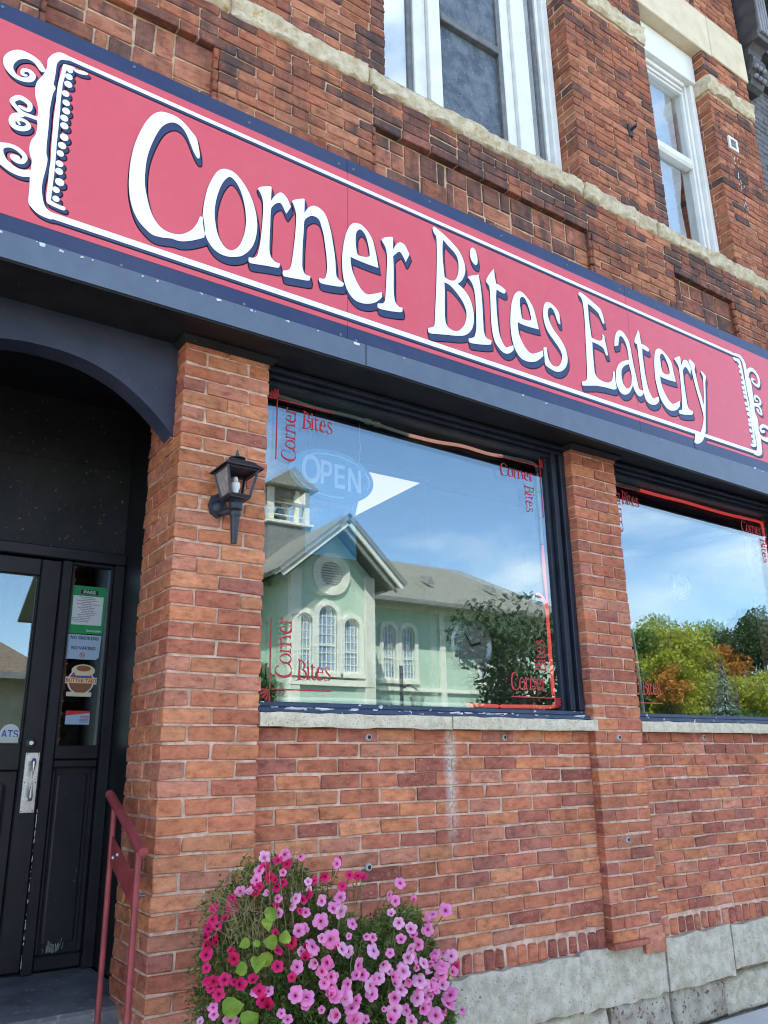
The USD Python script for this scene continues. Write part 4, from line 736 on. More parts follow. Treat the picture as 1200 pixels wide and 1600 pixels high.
SPIRALS = ['-0.788,4.309,0.0284 -0.812,4.336,0.0284 -0.843,4.345,0.0311 -0.875,4.339,0.0422 -0.902,4.316,0.0442 -0.918,4.28,0.0438 -0.914,4.248,0.0344 -0.895,4.224,0.0252 -0.872,4.215,0.0207 -0.847,4.219,0.0208 -0.827,4.233,0.0241 -0.82,4.256,0.0243 -0.831,4.27,0.0187 -0.846,4.271,0.0158 -0.859,4.263,0.0158 -0.861,4.245,0.0148 -0.852,4.241,0.013 -0.843,4.244,0.0074', '-0.778,4.05,0.0182 -0.807,4.049,0.0172 -0.84,4.049,0.0189 -0.863,4.063,0.0171 -0.883,4.086,0.0202 -0.871,4.109,0.0217 -0.855,4.12,0.0236 -0.833,4.117,0.0228 -0.815,4.103,0.0205 -0.816,4.078,0.0182 -0.831,4.072,0.0154 -0.852,4.076,0.0135', '-0.839,4.04,0.0202 -0.865,4.019,0.0268 -0.873,3.992,0.0258 -0.865,3.972,0.0244 -0.845,3.968,0.0244 -0.821,3.978,0.0223 -0.809,3.996,0.0202 -0.817,4.011,0.0157 -0.836,4.015,0.0152 -0.853,4.004,0.0112 -0.844,3.99,0.0089', '-0.776,3.775,0.0305 -0.808,3.76,0.0324 -0.843,3.762,0.0344 -0.876,3.778,0.0386 -0.896,3.796,0.0429 -0.908,3.822,0.043 -0.902,3.85,0.0302 -0.876,3.867,0.0196 -0.848,3.869,0.0197 -0.822,3.858,0.0197 -0.806,3.839,0.0197 -0.814,3.814,0.0196 -0.835,3.811,0.0239 -0.853,3.821,0.0195 -0.833,3.83,0.0131 -0.826,3.825,0.0065', '4.392,4.261,0.0308 4.402,4.289,0.0325 4.439,4.315,0.0311 4.479,4.317,0.0312 4.522,4.289,0.0312 4.536,4.242,0.0311 4.515,4.196,0.027 4.475,4.193,0.0231 4.441,4.213,0.0192 4.441,4.234,0.017 4.469,4.235,0.0124', '4.412,4.014,0.021 4.482,4.028,0.0211 4.509,4.052,0.0213 4.496,4.081,0.0213 4.466,4.094,0.0213 4.438,4.08,0.0182 4.439,4.052,0.0151 4.466,4.052,0.0121', '4.416,4.008,0.021 4.466,4.01,0.0211 4.492,3.981,0.0226 4.493,3.949,0.0195 4.458,3.955,0.0179 4.442,3.979,0.0165 4.463,3.973,0.0105', '4.416,3.755,0.0218 4.452,3.742,0.0291 4.507,3.74,0.0329 4.57,3.768,0.0369 4.59,3.821,0.0335 4.541,3.848,0.0297 4.486,3.85,0.0259 4.445,3.823,0.0257 4.455,3.798,0.0257 4.491,3.806,0.0191']
SIGN_BOLTS = '-0.972,4.543 -0.404,4.54 0.179,4.517 0.705,4.512 0.798,4.518 1.318,4.532 1.871,4.519 2.441,4.522 2.954,4.517 3.05,4.52 3.372,4.516 4.09,4.514 4.543,4.515 -0.38,3.481 0.192,3.482 0.718,3.482 0.809,3.476'
FLOWERS = 'P,0.362,-0.394,1.106,0.024 P,0.292,-0.367,1.098,0.021 P,0.269,-0.370,1.056,0.018 P,0.349,-0.407,1.047,0.018 P,0.257,-0.374,1.026,0.019 M,0.335,-0.389,1.089,0.019 M,0.366,-0.404,1.076,0.019 M,0.289,-0.377,1.067,0.017 M,0.303,-0.394,1.032,0.021 M,0.324,-0.410,1.002,0.021 M,0.345,-0.414,1.015,0.019 M,0.265,-0.386,1.003,0.019 M,0.252,-0.384,0.987,0.018 P,0.204,-0.354,0.992,0.018 P,0.230,-0.374,0.982,0.020 P,0.292,-0.403,0.983,0.017 P,0.322,-0.419,0.963,0.017 P,0.418,-0.413,1.097,0.017 P,0.385,-0.438,0.961,0.021 P,0.368,-0.439,0.935,0.019 M,0.431,-0.447,0.969,0.020 M,0.412,-0.446,0.955,0.017 M,0.179,-0.352,0.947,0.027 M,0.127,-0.307,0.939,0.019 M,0.178,-0.343,0.970,0.017 M,0.154,-0.346,0.907,0.020 M,0.130,-0.333,0.884,0.022 M,0.119,-0.314,0.903,0.019 M,0.107,-0.311,0.874,0.019 M,0.097,-0.311,0.847,0.021 M,0.097,-0.319,0.824,0.019 M,0.124,-0.343,0.833,0.019 M,0.095,-0.327,0.796,0.023 M,0.166,-0.381,0.806,0.019 M,0.172,-0.390,0.781,0.022 M,0.094,-0.337,0.755,0.019 M,0.313,-0.446,0.802,0.022 M,0.361,-0.457,0.820,0.019 M,0.311,-0.453,0.752,0.025 M,0.409,-0.475,0.770,0.020 M,0.408,-0.470,0.802,0.016 M,0.113,-0.362,0.717,0.022 M,0.144,-0.384,0.720,0.022 M,0.104,-0.359,0.698,0.019 M,0.126,-0.379,0.679,0.021 M,0.188,-0.411,0.705,0.024 M,0.172,-0.401,0.714,0.018 M,0.230,-0.428,0.718,0.023 M,0.248,-0.440,0.682,0.023 P,0.278,-0.451,0.680,0.017 M,0.260,-0.448,0.653,0.022 M,0.274,-0.454,0.634,0.024 P,0.369,-0.478,0.657,0.027 P,0.409,-0.487,0.646,0.029 P,0.402,-0.488,0.625,0.022 P,0.390,-0.459,0.855,0.026 P,0.475,-0.470,0.880,0.028 P,0.483,-0.460,0.944,0.022 P,0.510,-0.484,0.818,0.029 P,0.439,-0.476,0.803,0.027 P,0.445,-0.483,0.750,0.024 P,0.489,-0.490,0.746,0.026 P,0.468,-0.490,0.721,0.022 P,0.477,-0.495,0.685,0.022 P,0.503,-0.496,0.700,0.021 P,0.498,-0.501,0.646,0.027 P,0.110,-0.373,0.640,0.019 P,0.112,-0.377,0.619,0.018 P,0.159,-0.408,0.601,0.024 P,0.074,-0.349,0.598,0.016 P,0.320,-0.470,0.609,0.017 P,0.342,-0.477,0.589,0.017 P,0.437,-0.439,1.012,0.016 M,0.460,-0.443,1.014,0.015 M,0.504,-0.448,1.023,0.017 M,0.399,-0.449,0.920,0.014 P,0.556,-0.444,1.065,0.019 M,0.574,-0.441,1.080,0.017 M,0.606,-0.456,1.023,0.021 M,0.643,-0.458,1.016,0.019 M,0.664,-0.460,1.010,0.018 M,0.571,-0.461,0.988,0.019 M,0.503,-0.447,1.023,0.016 P,0.558,-0.467,0.952,0.026 P,0.527,-0.470,0.918,0.021 P,0.557,-0.476,0.904,0.025 P,0.484,-0.460,0.946,0.023 P,0.507,-0.484,0.817,0.029 P,0.552,-0.492,0.783,0.028 P,0.687,-0.498,0.762,0.031 P,0.492,-0.490,0.745,0.030 P,0.471,-0.490,0.720,0.023 P,0.505,-0.497,0.700,0.025 P,0.476,-0.495,0.681,0.023 P,0.502,-0.498,0.676,0.023 P,0.616,-0.502,0.722,0.026 P,0.630,-0.505,0.691,0.028 P,0.604,-0.504,0.694,0.023 P,0.567,-0.504,0.670,0.026 P,0.565,-0.506,0.649,0.023 P,0.555,-0.507,0.627,0.026 P,0.579,-0.511,0.595,0.030 P,0.600,-0.510,0.614,0.024 P,0.507,-0.502,0.641,0.030 P,0.520,-0.507,0.581,0.030 P,0.592,-0.514,0.554,0.029 P,0.664,-0.508,0.651,0.023 P,0.666,-0.510,0.625,0.023 P,0.701,-0.506,0.671,0.024 P,0.726,-0.501,0.710,0.028 P,0.769,-0.502,0.665,0.023 P,0.774,-0.504,0.643,0.024 P,0.802,-0.502,0.620,0.028 P,0.769,-0.507,0.596,0.029 P,0.766,-0.510,0.555,0.032 P,0.749,-0.512,0.532,0.025 P,0.820,-0.496,0.676,0.031 P,0.845,-0.450,0.975,0.024 P,0.781,-0.466,0.938,0.020 P,0.809,-0.467,0.914,0.023 P,0.909,-0.450,0.909,0.020 P,0.781,-0.477,0.875,0.022 P,0.815,-0.478,0.839,0.021 P,0.875,-0.472,0.811,0.026 P,0.885,-0.473,0.788,0.020 P,0.819,-0.485,0.783,0.023 P,0.908,-0.473,0.751,0.025 P,0.866,-0.482,0.743,0.021 P,0.848,-0.488,0.716,0.029 P,0.885,-0.482,0.711,0.027 P,0.932,-0.475,0.685,0.025 P,0.968,-0.448,0.826,0.023 P,0.974,-0.451,0.795,0.026 P,1.016,-0.430,0.843,0.020 P,1.117,-0.384,0.841,0.028 P,1.117,-0.412,0.677,0.025 P,0.848,-0.495,0.641,0.021 P,0.903,-0.486,0.632,0.031 P,0.943,-0.476,0.647,0.024 P,0.960,-0.476,0.603,0.027 P,0.981,-0.471,0.591,0.030 P,1.037,-0.449,0.652,0.028 P,1.029,-0.454,0.628,0.028 P,1.115,-0.420,0.621,0.025 P,1.036,-0.454,0.592,0.030 P,1.082,-0.440,0.549,0.032 P,1.065,-0.448,0.523,0.034 P,0.881,-0.494,0.578,0.031 P,0.924,-0.486,0.573,0.028 P,0.913,-0.490,0.536,0.031 P,0.982,-0.476,0.500,0.033 P,0.846,-0.503,0.507,0.029 P,0.760,-0.495,0.745,0.019'
LEAVES = '0.292,-0.418,0.917,0.043,30 0.276,-0.419,0.887,0.035,-80 0.204,-0.398,0.828,0.033,200 0.241,-0.416,0.828,0.024,60 0.287,-0.433,0.829,0.043,170 0.335,-0.447,0.841,0.038,80 0.240,-0.426,0.767,0.047,-100 0.265,-0.434,0.777,0.052,-60 0.191,-0.405,0.752,0.038,200 0.161,-0.405,0.638,0.062,20 0.214,-0.434,0.601,0.052,40'
# ------------------------------------------------------------------ the painted sign
SY = -0.200
S = thing('shop_sign', 'long red and navy sign board with large white lettering over the shopfront', 'sign')
seams = [-1.49, .758, 3.007, 5.25]
for a, b in zip(seams, seams[1:]):
    pn = obj('panel', bx(a + .0012, b - .0012, SY, SY + .012, 3.462, 4.567), M_SNAVY, S)
    obj('red_field', bx(a + (.06 if a < -1 else .0012), b - (.10 if b > 5 else .0012), SY - .0012, SY, 3.546, 4.480), M_SRED, pn)
def lay(shape, n, mat, name, d=.0012):
    return obj(name, flat(shape, SY - d * (n + 1), d), mat, S)
gl = {k: Polygon(crom(parse(v[0]), 5), [crom(parse(h), 5) for h in v[1:]]).buffer(0) for k, v in GLYPH.items()}
lines = unary_union([Polygon([(-.70, 4.437), (4.225, 4.402), (4.225, 4.380), (-.70, 4.416)]), Polygon([(-.685, 3.624), (4.33, 3.612), (4.33, 3.586), (-.685, 3.594)])])
orn = unary_union([poly_of(BRACKET_L), poly_of(INNER_L), poly_of(BRACKET_R), poly_of(INNER_R)] + [stroke_of(s) for s in SPIRALS]
                  + [affinity.scale(Point(p[0], p[1]).buffer(p[2] / 2 * 1.06, 6), 1.0, 1.0) for p in parse(DOTS_L) + parse(DOTS_R)] + [lines])
letters = unary_union(list(gl.values()))
sh_off = lambda g, dx, dz: affinity.translate(g, dx, dz)
shadow_l = unary_union([sh_off(letters, .010 * t, -.036 * t) for t in (.4, .7, 1.0)]).buffer(.003)
shadow_o = sh_off(orn, .011, -.014)
lay(unary_union([shadow_l, shadow_o]).buffer(.005).intersection(sbox(-1.4, 3.5462, 5.1, 4.4798)), 0, sign_mat('sign_coral_edge', (0.70, 0.13, 0.17)), 'shadow_edge')
lay(unary_union([shadow_l, shadow_o]), 1, M_SSHADOW, 'drop_shadow')
lay(orn, 2, M_SWHITE, 'scroll_border')
for k_, g in gl.items():
    o_ = lay(g, 3, M_SWHITE, 'letter')
for p in parse(SIGN_BOLTS):
    obj('screw', lathe([(0, 0), (.0085, 0), (.0075, .003), (.003, .005), (0, .005)], (p[0], SY, p[1]), 'y', 10), M_BOLT, S, 40)

# ------------------------------------------------------------------ wall lantern
L = thing('wall_lantern', 'black four sided coach lantern on the brick pillar beside the doorway', 'lantern', (.232, -.105, 0))
def ring4(h0, z0, h1, z1, r, zlow=None):
    return [tube([(sx * h0, sy * h0, z0), (sx * h1, sy * h1, z1)], r, 4) for sx in (-1, 1) for sy in (-1, 1)]
# cage
hb, zb_, ht, zt_ = .047, 2.566, .072, 2.690
def bar(p, q, w): return tube([p, q], w, 6)
cage = ring4(hb, zb_, ht, zt_, .0068)
for hh, zz, r_ in ((hb, zb_, .0065), (ht, zt_ - .003, .0055)):
    c4 = [(-hh, -hh, zz), (hh, -hh, zz), (hh, hh, zz), (-hh, hh, zz)]
    cage += [bar(c4[i], c4[(i + 1) % 4], r_) for i in range(4)]
obj('cage', cat(*cage), M_LAMP, L)
obj('floor_plate', cat(bx(-hb, hb, -hb, hb, zb_ - .012, zb_ - .004), lathe([(.010, 2.50), (.028, 2.515), (.03, 2.535), (.026, 2.55), (.034, 2.556), (0, 2.556)], (0, 0, 0), 'z', 18)), M_LAMP, L)
def pyramid(levels):
    v, f = [], []
    for (h_, z_) in levels: v += [(-h_, -h_, z_), (h_, -h_, z_), (h_, h_, z_), (-h_, h_, z_)]
    for l in range(len(levels) - 1):
        for i in range(4):
            a, b, c, d = l * 4 + i, l * 4 + (i + 1) % 4, (l + 1) * 4 + (i + 1) % 4, (l + 1) * 4 + i
            f += [[a, b, c], [a, c, d]]
    n = len(v); v += [(0, 0, levels[0][1] + .004), (0, 0, levels[-1][1])]
    for i in range(4): f += [[n, (i + 1) % 4, i], [n + 1, (len(levels) - 1) * 4 + i, (len(levels) - 1) * 4 + (i + 1) % 4]]
    return np.array(v, float), np.array(f)
rf = obj('roof', pyramid([(.080, 2.694), (.093, 2.689), (.092, 2.694), (.070, 2.712), (.062, 2.722), (.042, 2.734), (.03, 2.739)]), M_LAMP, L)
obj('cap', lathe([(.024, 2.736), (.026, 2.742), (.038, 2.748), (.0385, 2.751), (.024, 2.757), (.010, 2.761), (0, 2.762)], (0, 0, 0), 'z', 22), M_LAMP, rf, 40)
obj('finial', lathe([(0, 2.760), (.006, 2.760), (.005, 2.766), (.0095, 2.770), (.0055, 2.775), (.0085, 2.781), (.004, 2.788), (.002, 2.794), (0, 2.795)], (0, 0, 0), 'z', 14), M_BRONZE, rf, 40)
for i, (ux, uy, vx, vy) in enumerate(((-1, -1, -1, 1), (-1, -1, 1, -1), (1, -1, 1, 1), (-1, 1, 1, 1))):
    q = [(ux * hb, uy * hb, zb_ + .006), (vx * hb, vy * hb, zb_ + .006), (vx * ht, vy * ht, zt_ - .008), (ux * ht, uy * ht, zt_ - .008)]
    q = np.array(q); nrm = np.cross(q[1] - q[0], q[3] - q[0]); nrm /= np.linalg.norm(nrm)
    v = np.vstack([q, q + nrm * .001]); f = np.array([[0, 1, 2], [0, 2, 3], [4, 6, 5], [4, 7, 6], [0, 4, 5], [0, 5, 1], [1, 5, 6], [1, 6, 2], [2, 6, 7], [2, 7, 3], [3, 7, 4], [3, 4, 0]])
    if i in (0,): obj('frosted_pane', (v, f), M_LAMPFROST, L)
    elif i == 3: obj('glass_pane', (v, f), M_LAMPGLASS, L)
bl = obj('bulb', lathe([(0, 2.556), (.013, 2.556), (.013, 2.585), (.016, 2.60), (.022, 2.615), (.021, 2.632), (.012, 2.64), (.010, 2.66), (0, 2.665)], (-.004, .0, 0), 'z', 16), M_WHITE, L, 40)
obj('socket', lathe([(0, 2.553), (.016, 2.553), (.016, 2.582), (0, 2.582)], (-.004, 0, 0), 'z', 14), M_WHITE, bl, 40)
obj('stem', lathe([(0, 2.352), (.013, 2.354), (.0145, 2.36), (.020, 2.47), (.022, 2.476), (.027, 2.482), (.028, 2.497), (.021, 2.503), (.031, 2.511), (.031, 2.535), (.018, 2.545), (0, 2.55)], (0, 0, 0), 'z', 18), M_LAMP, L, 40)
obj('arm', tube([(-.035, .108, 2.525), (-.03, .07, 2.510), (-.015, .03, 2.508), (0, 0, 2.522)], [.020, .017, .016, .017], 10), M_LAMP, L, 50)
bpv, bpf = trimesh.creation.cylinder(.05, .02, sections=8).vertices, trimesh.creation.cylinder(.05, .02, sections=8).faces
bpv = np.array(bpv)[:, [0, 2, 1]] * np.array([.85, -1, 1.15]) + np.array([-.045, .097, 2.545])
bp_ = obj('back_plate', (bpv, np.array(bpf)), M_LAMP, L)
obj('plate_dome', lathe([(.034, 0), (.030, .012), (.018, .02), (0, .022)], (-.04, .088, 2.535), 'y', 14), M_LAMP, bp_, 40)

# ------------------------------------------------------------------ handrail
R = thing('handrail', 'short maroon painted pipe handrail sloping down beside the doorway steps', 'handrail', (-.10, 0, 0))
def cap_tube(p, q, r, n=14):
    p, q = np.array(p, float), np.array(q, float); d = (q - p) / np.linalg.norm(q - p)
    return tube([p, p + d * .0015, p + d * .006, q - d * .006, q - d * .0015, q], [r * .7, r * .92, r, r, r * .92, r * .7], n)
obj('rail', cap_tube((0, .305, 1.322), (0, -.172, 1.128), .0185), M_RAIL, R, 35)
obj('post', tube([(0, .224, .352), (0, .224, 1.280)], .0115, 12), M_RAIL, R, 50)
obj('post', tube([(0, -.118, .0), (0, -.118, 1.14)], .0125, 12), M_RAIL, R, 50)
f = np.array([[0, 2, 1], [0, 3, 2], [4, 5, 6], [4, 6, 7], [0, 1, 5], [0, 5, 4], [1, 2, 6], [1, 6, 5], [2, 3, 7], [2, 7, 6], [3, 0, 4], [3, 4, 7]])
v = np.array([(x_, y, z) for x_ in (-.003, .004) for y, z in [(.225, 1.165), (.225, 1.065), (-.118, .925), (-.118, 1.025)]])
obj('brace_plate', (v, f), M_RAIL, R)
for y, z in ((.175, 1.085), (.12, 1.10)): obj('rivet', tube([(-.0095, y, z), (-.006, y, z), (-.003, y, z)], [.004, .007, .0075], 10), M_STEEL, R)
obj('fixing_bolt', tube([(.004, -.085, .972), (.045, -.085, .972)], .0055, 10), M_BOLT, R)
obj('bolt_nut', tube([(.018, -.085, .972), (.028, -.085, .972)], .010, 6), M_BOLT, R)

# ------------------------------------------------------------------ petunias
PT = thing('petunia_planter', 'mounded planter of pink and magenta petunias with lime leaves against the brick wall', 'planter', (0, 0, 0))
obj('pot', lathe([(0, 0), (.20, 0), (.24, .30), (.27, .42), (.285, .43), (.285, .46), (.25, .46), (.24, .40), (0, .40)], (.66, -.20, 0), 'z', 28), M_LAMP, PT, 30)
obj('soil', lathe([(0, .39), (.243, .39), (.243, .40), (0, .41)], (.66, -.20, 0), 'z', 24), rough('soil', (.02, .014, .01), (.04, .03, .02), 30, .95, .8), PT)
def leafmat(name, c1, c2, tr=.35):
    return usdkit.material(stage, LK + name, {'g': ('geometry', {}), 'n': ('noise_texture', {'scale': 16, 'detail': 3}), 'rr': ('mix', {'fac': .5}), 'w': ('geometry', {}), 'r': ('rgb_ramp', {'ramp': [(0, c1), (.35, c1), (.7, c2), (1, c2)]}), 'p': ('principled_bsdf', {'roughness': .55, 'specular_ior_level': .3}), 't': ('translucent_bsdf', {}), 'm': ('mix_closure', {'fac': tr}),
        'ad': ('math', {'math_type': 'multiply_add', 'value2': .5})}, [('g.position', 'n.vector'), ('g.random_per_island', 'ad.value1'), ('n.fac', 'ad.value3'), ('ad.value', 'r.fac'), ('r.color', 'p.base_color'), ('r.color', 't.color'), ('p.BSDF', 'm.closure1'), ('t.BSDF', 'm.closure2')], surface='m.closure')
M_LEAF = leafmat('petunia_leaf', (.055, .105, .024), (.22, .32, .075))
M_LEAF2 = leafmat('pale_leaf', (.14, .21, .05), (.34, .40, .12))
M_STEM = rough('dry_stem', (.19, .16, .06), (.30, .26, .12), 40, .8)
M_LIME = leafmat('lime_leaf', (.20, .33, .03), (.42, .58, .09), .4)
def petal_mat(name, c_out, c_in, c_throat):
    # colour by distance from the flower's own centre, in its own axes
    return usdkit.material(stage, LK + name, {'tc': ('attribute', {'attribute': 'st'}), 'r': ('rgb_ramp', {'ramp': [(0, c_throat), (.13, c_throat), (.2, c_in), (.55, c_out), (1, mul(c_out, 1.08))]}), 'sx': ('separate_xyz', {}),
        'w': ('wave_texture', {'wave_type': 'bands', 'bands_direction': 'x', 'scale': 4.0, 'distortion': 1.5}), 'vm': ('mix', {'color2': c_in}), 'wm': ('math', {'math_type': 'multiply', 'value2': .22}),
        'p': ('principled_bsdf', {'roughness': .6, 'specular_ior_level': .2}), 't': ('translucent_bsdf', {}), 'm': ('mix_closure', {'fac': .3})},
        [('tc.vector', 'sx.vector'), ('sx.x', 'r.fac'), ('r.color', 'p.base_color'), ('r.color', 't.color'), ('p.BSDF', 'm.closure1'), ('t.BSDF', 'm.closure2')], surface='m.closure')
M_PINK = petal_mat('pink_petal', (.98, .31, .60), (.82, .14, .40), (.20, .02, .08))
M_PINK2 = petal_mat('pale_pink_petal', (.98, .46, .70), (.85, .24, .5), (.26, .03, .1))
M_MAG = petal_mat('magenta_petal', (.78, .03, .18), (.60, .012, .09), (.10, .004, .03))
M_MAG2 = petal_mat('crimson_petal', (.62, .02, .10), (.48, .010, .06), (.08, .004, .02))
def flower_mesh(rng, cup=0.0):
    A, Rn = 25, (.0, .16, .42, .74, 1.0)
    v = [(0, 0, -.30)]; uv = [0.0]
    ph = rng.uniform(0, 6.28); wob = [rng.uniform(.88, 1.08) for _ in range(5)]
    for r in Rn[1:]:
        for a in range(A):
            th = a / A * 2 * math.pi; lobe = th * 5 / (2 * math.pi)
            k = int(lobe) % 5; u = lobe - int(lobe)
            edge = 1 - .20 * (1 - abs(math.sin(math.pi * u)) ** .5) * (r > .5) * ((r - .5) / .5)
            rr = r * edge * (wob[k] if r > .5 else 1)
            z = -.30 + .34 * min(1, (r / .4)) ** .6 + .05 * math.cos(2 * math.pi * (u - .5)) * r - .07 * max(0, r - .75) * 4 * rng.uniform(.4, 1.2)
            z += cup * r * r * (1 + .25 * math.sin(2 * th + ph)); rr *= 1 - .42 * cup * r
            v.append((rr * math.cos(th + ph), rr * math.sin(th + ph), z)); uv.append(r)
    f = []
    for a in range(A): f.append([0, 1 + a, 1 + (a + 1) % A])
    for q in range(len(Rn) - 2):
        for a in range(A):
            i, j, k2, l = 1 + q * A + a, 1 + q * A + (a + 1) % A, 1 + (q + 1) * A + (a + 1) % A, 1 + (q + 1) * A + a
            f += [[i, l, k2], [i, k2, j]]
    return np.array(v), np.array(f), np.array(uv)
frng = random.Random(21)
bases = [flower_mesh(frng, c_) for c_ in (0, 0, .05, .1, -.12, .25, .45, -.2, 0, .7)]
def orient(v, n, up=(0, 0, 1)):
    n = np.array(n, float); n /= np.linalg.norm(n); a = np.cross(up, n); a /= np.linalg.norm(a) + 1e-9; b = np.cross(n, a)
    return v[:, :1] * a + v[:, 1:2] * b + v[:, 2:3] * n
camp = np.array(CAM_POS)
fl = [t.split(',') for t in FLOWERS.split()]
heads = []
xr = random.Random(99)
for q in range(85):      # smaller, half open blooms between the others
    x = xr.uniform(.10, 1.20); z = xr.uniform(.38, .62 + .38 * math.exp(-((x - .36) / .30) ** 2) + .10)
    e = max(0., 1 - ((x - .65) / .66) ** 2 - ((z - .35) / .85) ** 2 * .6)
    fl.append(['M' if xr.random() < max(.04, .62 - x * .75) else 'P', x, -.21 - .30 * math.sqrt(e), z, xr.uniform(.012, .023)])
for kk, x, y, z, r in fl:
    c = np.array([float(x), float(y), float(z)]); r = float(r) * 1.06 * frng.uniform(.85, 1.12)
    n = (camp - c) / np.linalg.norm(camp - c) * 1.0 + np.array([(c[0] - .65) * .7, -.25, .28]) + np.array([frng.gauss(0, .55), frng.gauss(0, .3), frng.gauss(0, .48)])
    v, f, uv = bases[frng.randrange(len(bases))]
    w = orient(v * r, n) + c
    mt = (M_MAG if frng.random() < .75 else M_MAG2) if kk == 'M' else (M_PINK if frng.random() < .7 else M_PINK2)
    p = usdkit.mesh(stage, path_for('flower', PT), (w, f), mt, True, uv=np.stack([uv, uv * 0], 1)).GetPrim()
    heads.append((c, n))
# foliage: thin leaves on wiry stems, filling the mound behind the flowers
def mound(x):        # top of the planting at x
    return .70 + .40 * math.exp(-((x - .36) / .30) ** 2) + .16 * math.exp(-((x - .95) / .22) ** 2) - .28 * max(0, (x - 1.02) / .22) - .5 * max(0, (.14 - x) / .1)
def leaf_cloud(n, ln, wd, seed, zmin=.25, up=.4):
    rg = np.random.default_rng(seed); V, F = [], []
    k_ = 0
    while k_ < n:
        x = rg.uniform(.10, 1.22); zt = mound(x) - .01
        z = zmin + (zt - zmin) * rg.random() ** .75
        e = max(0., 1 - ((x - .65) / .64) ** 2 - max(0, (z - .55) / .75) ** 2 * .8)
        yf = -.17 - .26 * math.sqrt(e)
        y = yf + abs(rg.normal(0, .075)) + .008
        y = min(y, .03)
        d = np.array([rg.normal(0, .7), -abs(rg.normal(.25, .5)), rg.normal(up, .6)]); d /= np.linalg.norm(d)
        s = np.cross(d, rg.normal(0, 1, 3)); s /= np.linalg.norm(s) + 1e-9
        L_ = ln * rg.uniform(.6, 1.5); W_ = wd * rg.uniform(.7, 1.4)
        p = np.array([x, y, z]); sag = np.array([0, 0, -.25 * L_])
        b = len(V) * 5
        V.append([p, p + d * L_ * .4 + s * W_, p + d * L_ * .4 - s * W_, p + d * L_ * .75 + sag * .3 + s * W_ * .6, p + d * L_ + sag])
        F += [[b, b + 1, b + 2], [b + 1, b + 3, b + 2], [b + 2, b + 3, b + 4]]
        k_ += 1
    return np.array(V).reshape(-1, 3), np.array(F)
tag(obj('foliage', leaf_cloud(21000, .026, .0034, 5), M_LEAF, PT), kind='stuff')
tag(obj('foliage', leaf_cloud(4200, .030, .0046, 6, up=.2), M_LEAF2, PT), kind='stuff')
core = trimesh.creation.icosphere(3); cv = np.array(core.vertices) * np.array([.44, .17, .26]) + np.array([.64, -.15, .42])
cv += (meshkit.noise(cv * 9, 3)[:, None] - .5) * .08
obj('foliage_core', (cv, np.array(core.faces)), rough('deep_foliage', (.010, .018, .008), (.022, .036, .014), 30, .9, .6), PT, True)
sg = np.random.default_rng(9); stems = []
for k_ in range(260):
    x = sg.uniform(.10, 1.15); zt = mound(x) + sg.normal(-.03, .05); p0 = np.array([.65 + (x - .65) * .6, -.25, .5])
    e = max(0., 1 - ((x - .65) / .64) ** 2); p1 = np.array([x, -.17 - .2 * math.sqrt(e) + sg.normal(0, .05), zt - abs(sg.normal(0, .12))])
    mid = (p0 + p1) / 2 + sg.normal(0, .04, 3); tip = p1 + np.array([sg.normal(0, .03), -.02, sg.normal(.02, .03)])
    stems.append(tube([p0, mid, p1, tip], [.0018, .0015, .0012, .0008], 4, False))
for k_ in range(80):     # the dry patch at the upper left
    c = np.array([.20 + sg.normal(0, .05), -.36 + sg.normal(0, .03), .93 + sg.normal(0, .035)])
    d = sg.normal(0, .022, (3, 3)); stems.append(tube([c, c + d[0], c + d[0] + d[1], c + d.sum(0)], .0012, 4, False))
sprig = []
for c, n in heads:       # each bloom on its own thin stalk
    n = np.array(n) / np.linalg.norm(n); q = c - n * .012; d = np.array([(.65 - c[0]) * .12, .05, -.09]) + sg.normal(0, .015, 3)
    sprig.append(tube([q, q - n * .015 + d * .25, q + d], [.0016, .0014, .0012], 4, False))
    for k_ in range(7):
        p = q + d * sg.uniform(.1, 1.0); e_ = sg.normal(0, 1, 3); e_ /= np.linalg.norm(e_); s_ = np.cross(e_, sg.normal(0, 1, 3)); s_ /= np.linalg.norm(s_) + 1e-9; L_ = sg.uniform(.012, .028)
        sprig.append((np.array([p, p + e_ * L_ * .5 + s_ * .0034, p + e_ * L_ * .5 - s_ * .0034, p + e_ * L_]), np.array([[0, 1, 2], [1, 3, 2]])))
tag(obj('sprig', cat(*sprig), M_LEAF, PT), kind='stuff')
tag(obj('stem', cat(*stems), M_STEM, PT), kind='stuff')
def heart_leaf(size):
    pts = [(0, 0), (.42, .10), (.55, .38), (.42, .72), (0, 1.15), (-.42, .72), (-.55, .38), (-.42, .10)]
    v = [(0, .45, .0)]; f = []
    v += [(x, y, .34 * abs(x) - .22 * (y - .4) ** 2) for x, y in pts]
    f = [[0, 1 + i, 1 + (i + 1) % 8] for i in range(8)]
    v = np.array(v) * size; v[:, 1] -= .5 * size
    return v, np.array(f)
for t in LEAVES.split():
    x, y, z, r, a = map(float, t.split(','))
    v, f = heart_leaf(r * frng.uniform(.95, 1.25)); a = math.radians(a - 90)
    v = np.stack([v[:, 0] * math.cos(a) - v[:, 1] * math.sin(a), v[:, 0] * math.sin(a) + v[:, 1] * math.cos(a), v[:, 2]], 1)
    c = np.array([x, y - .012, z]); n = (camp - c) / np.linalg.norm(camp - c) + np.array([frng.gauss(0, .3), 0, frng.gauss(.25, .25)])
    obj('leaf', trimesh.Trimesh(orient(v, n) + c, f, process=False).subdivide(), M_LIME, PT, True)

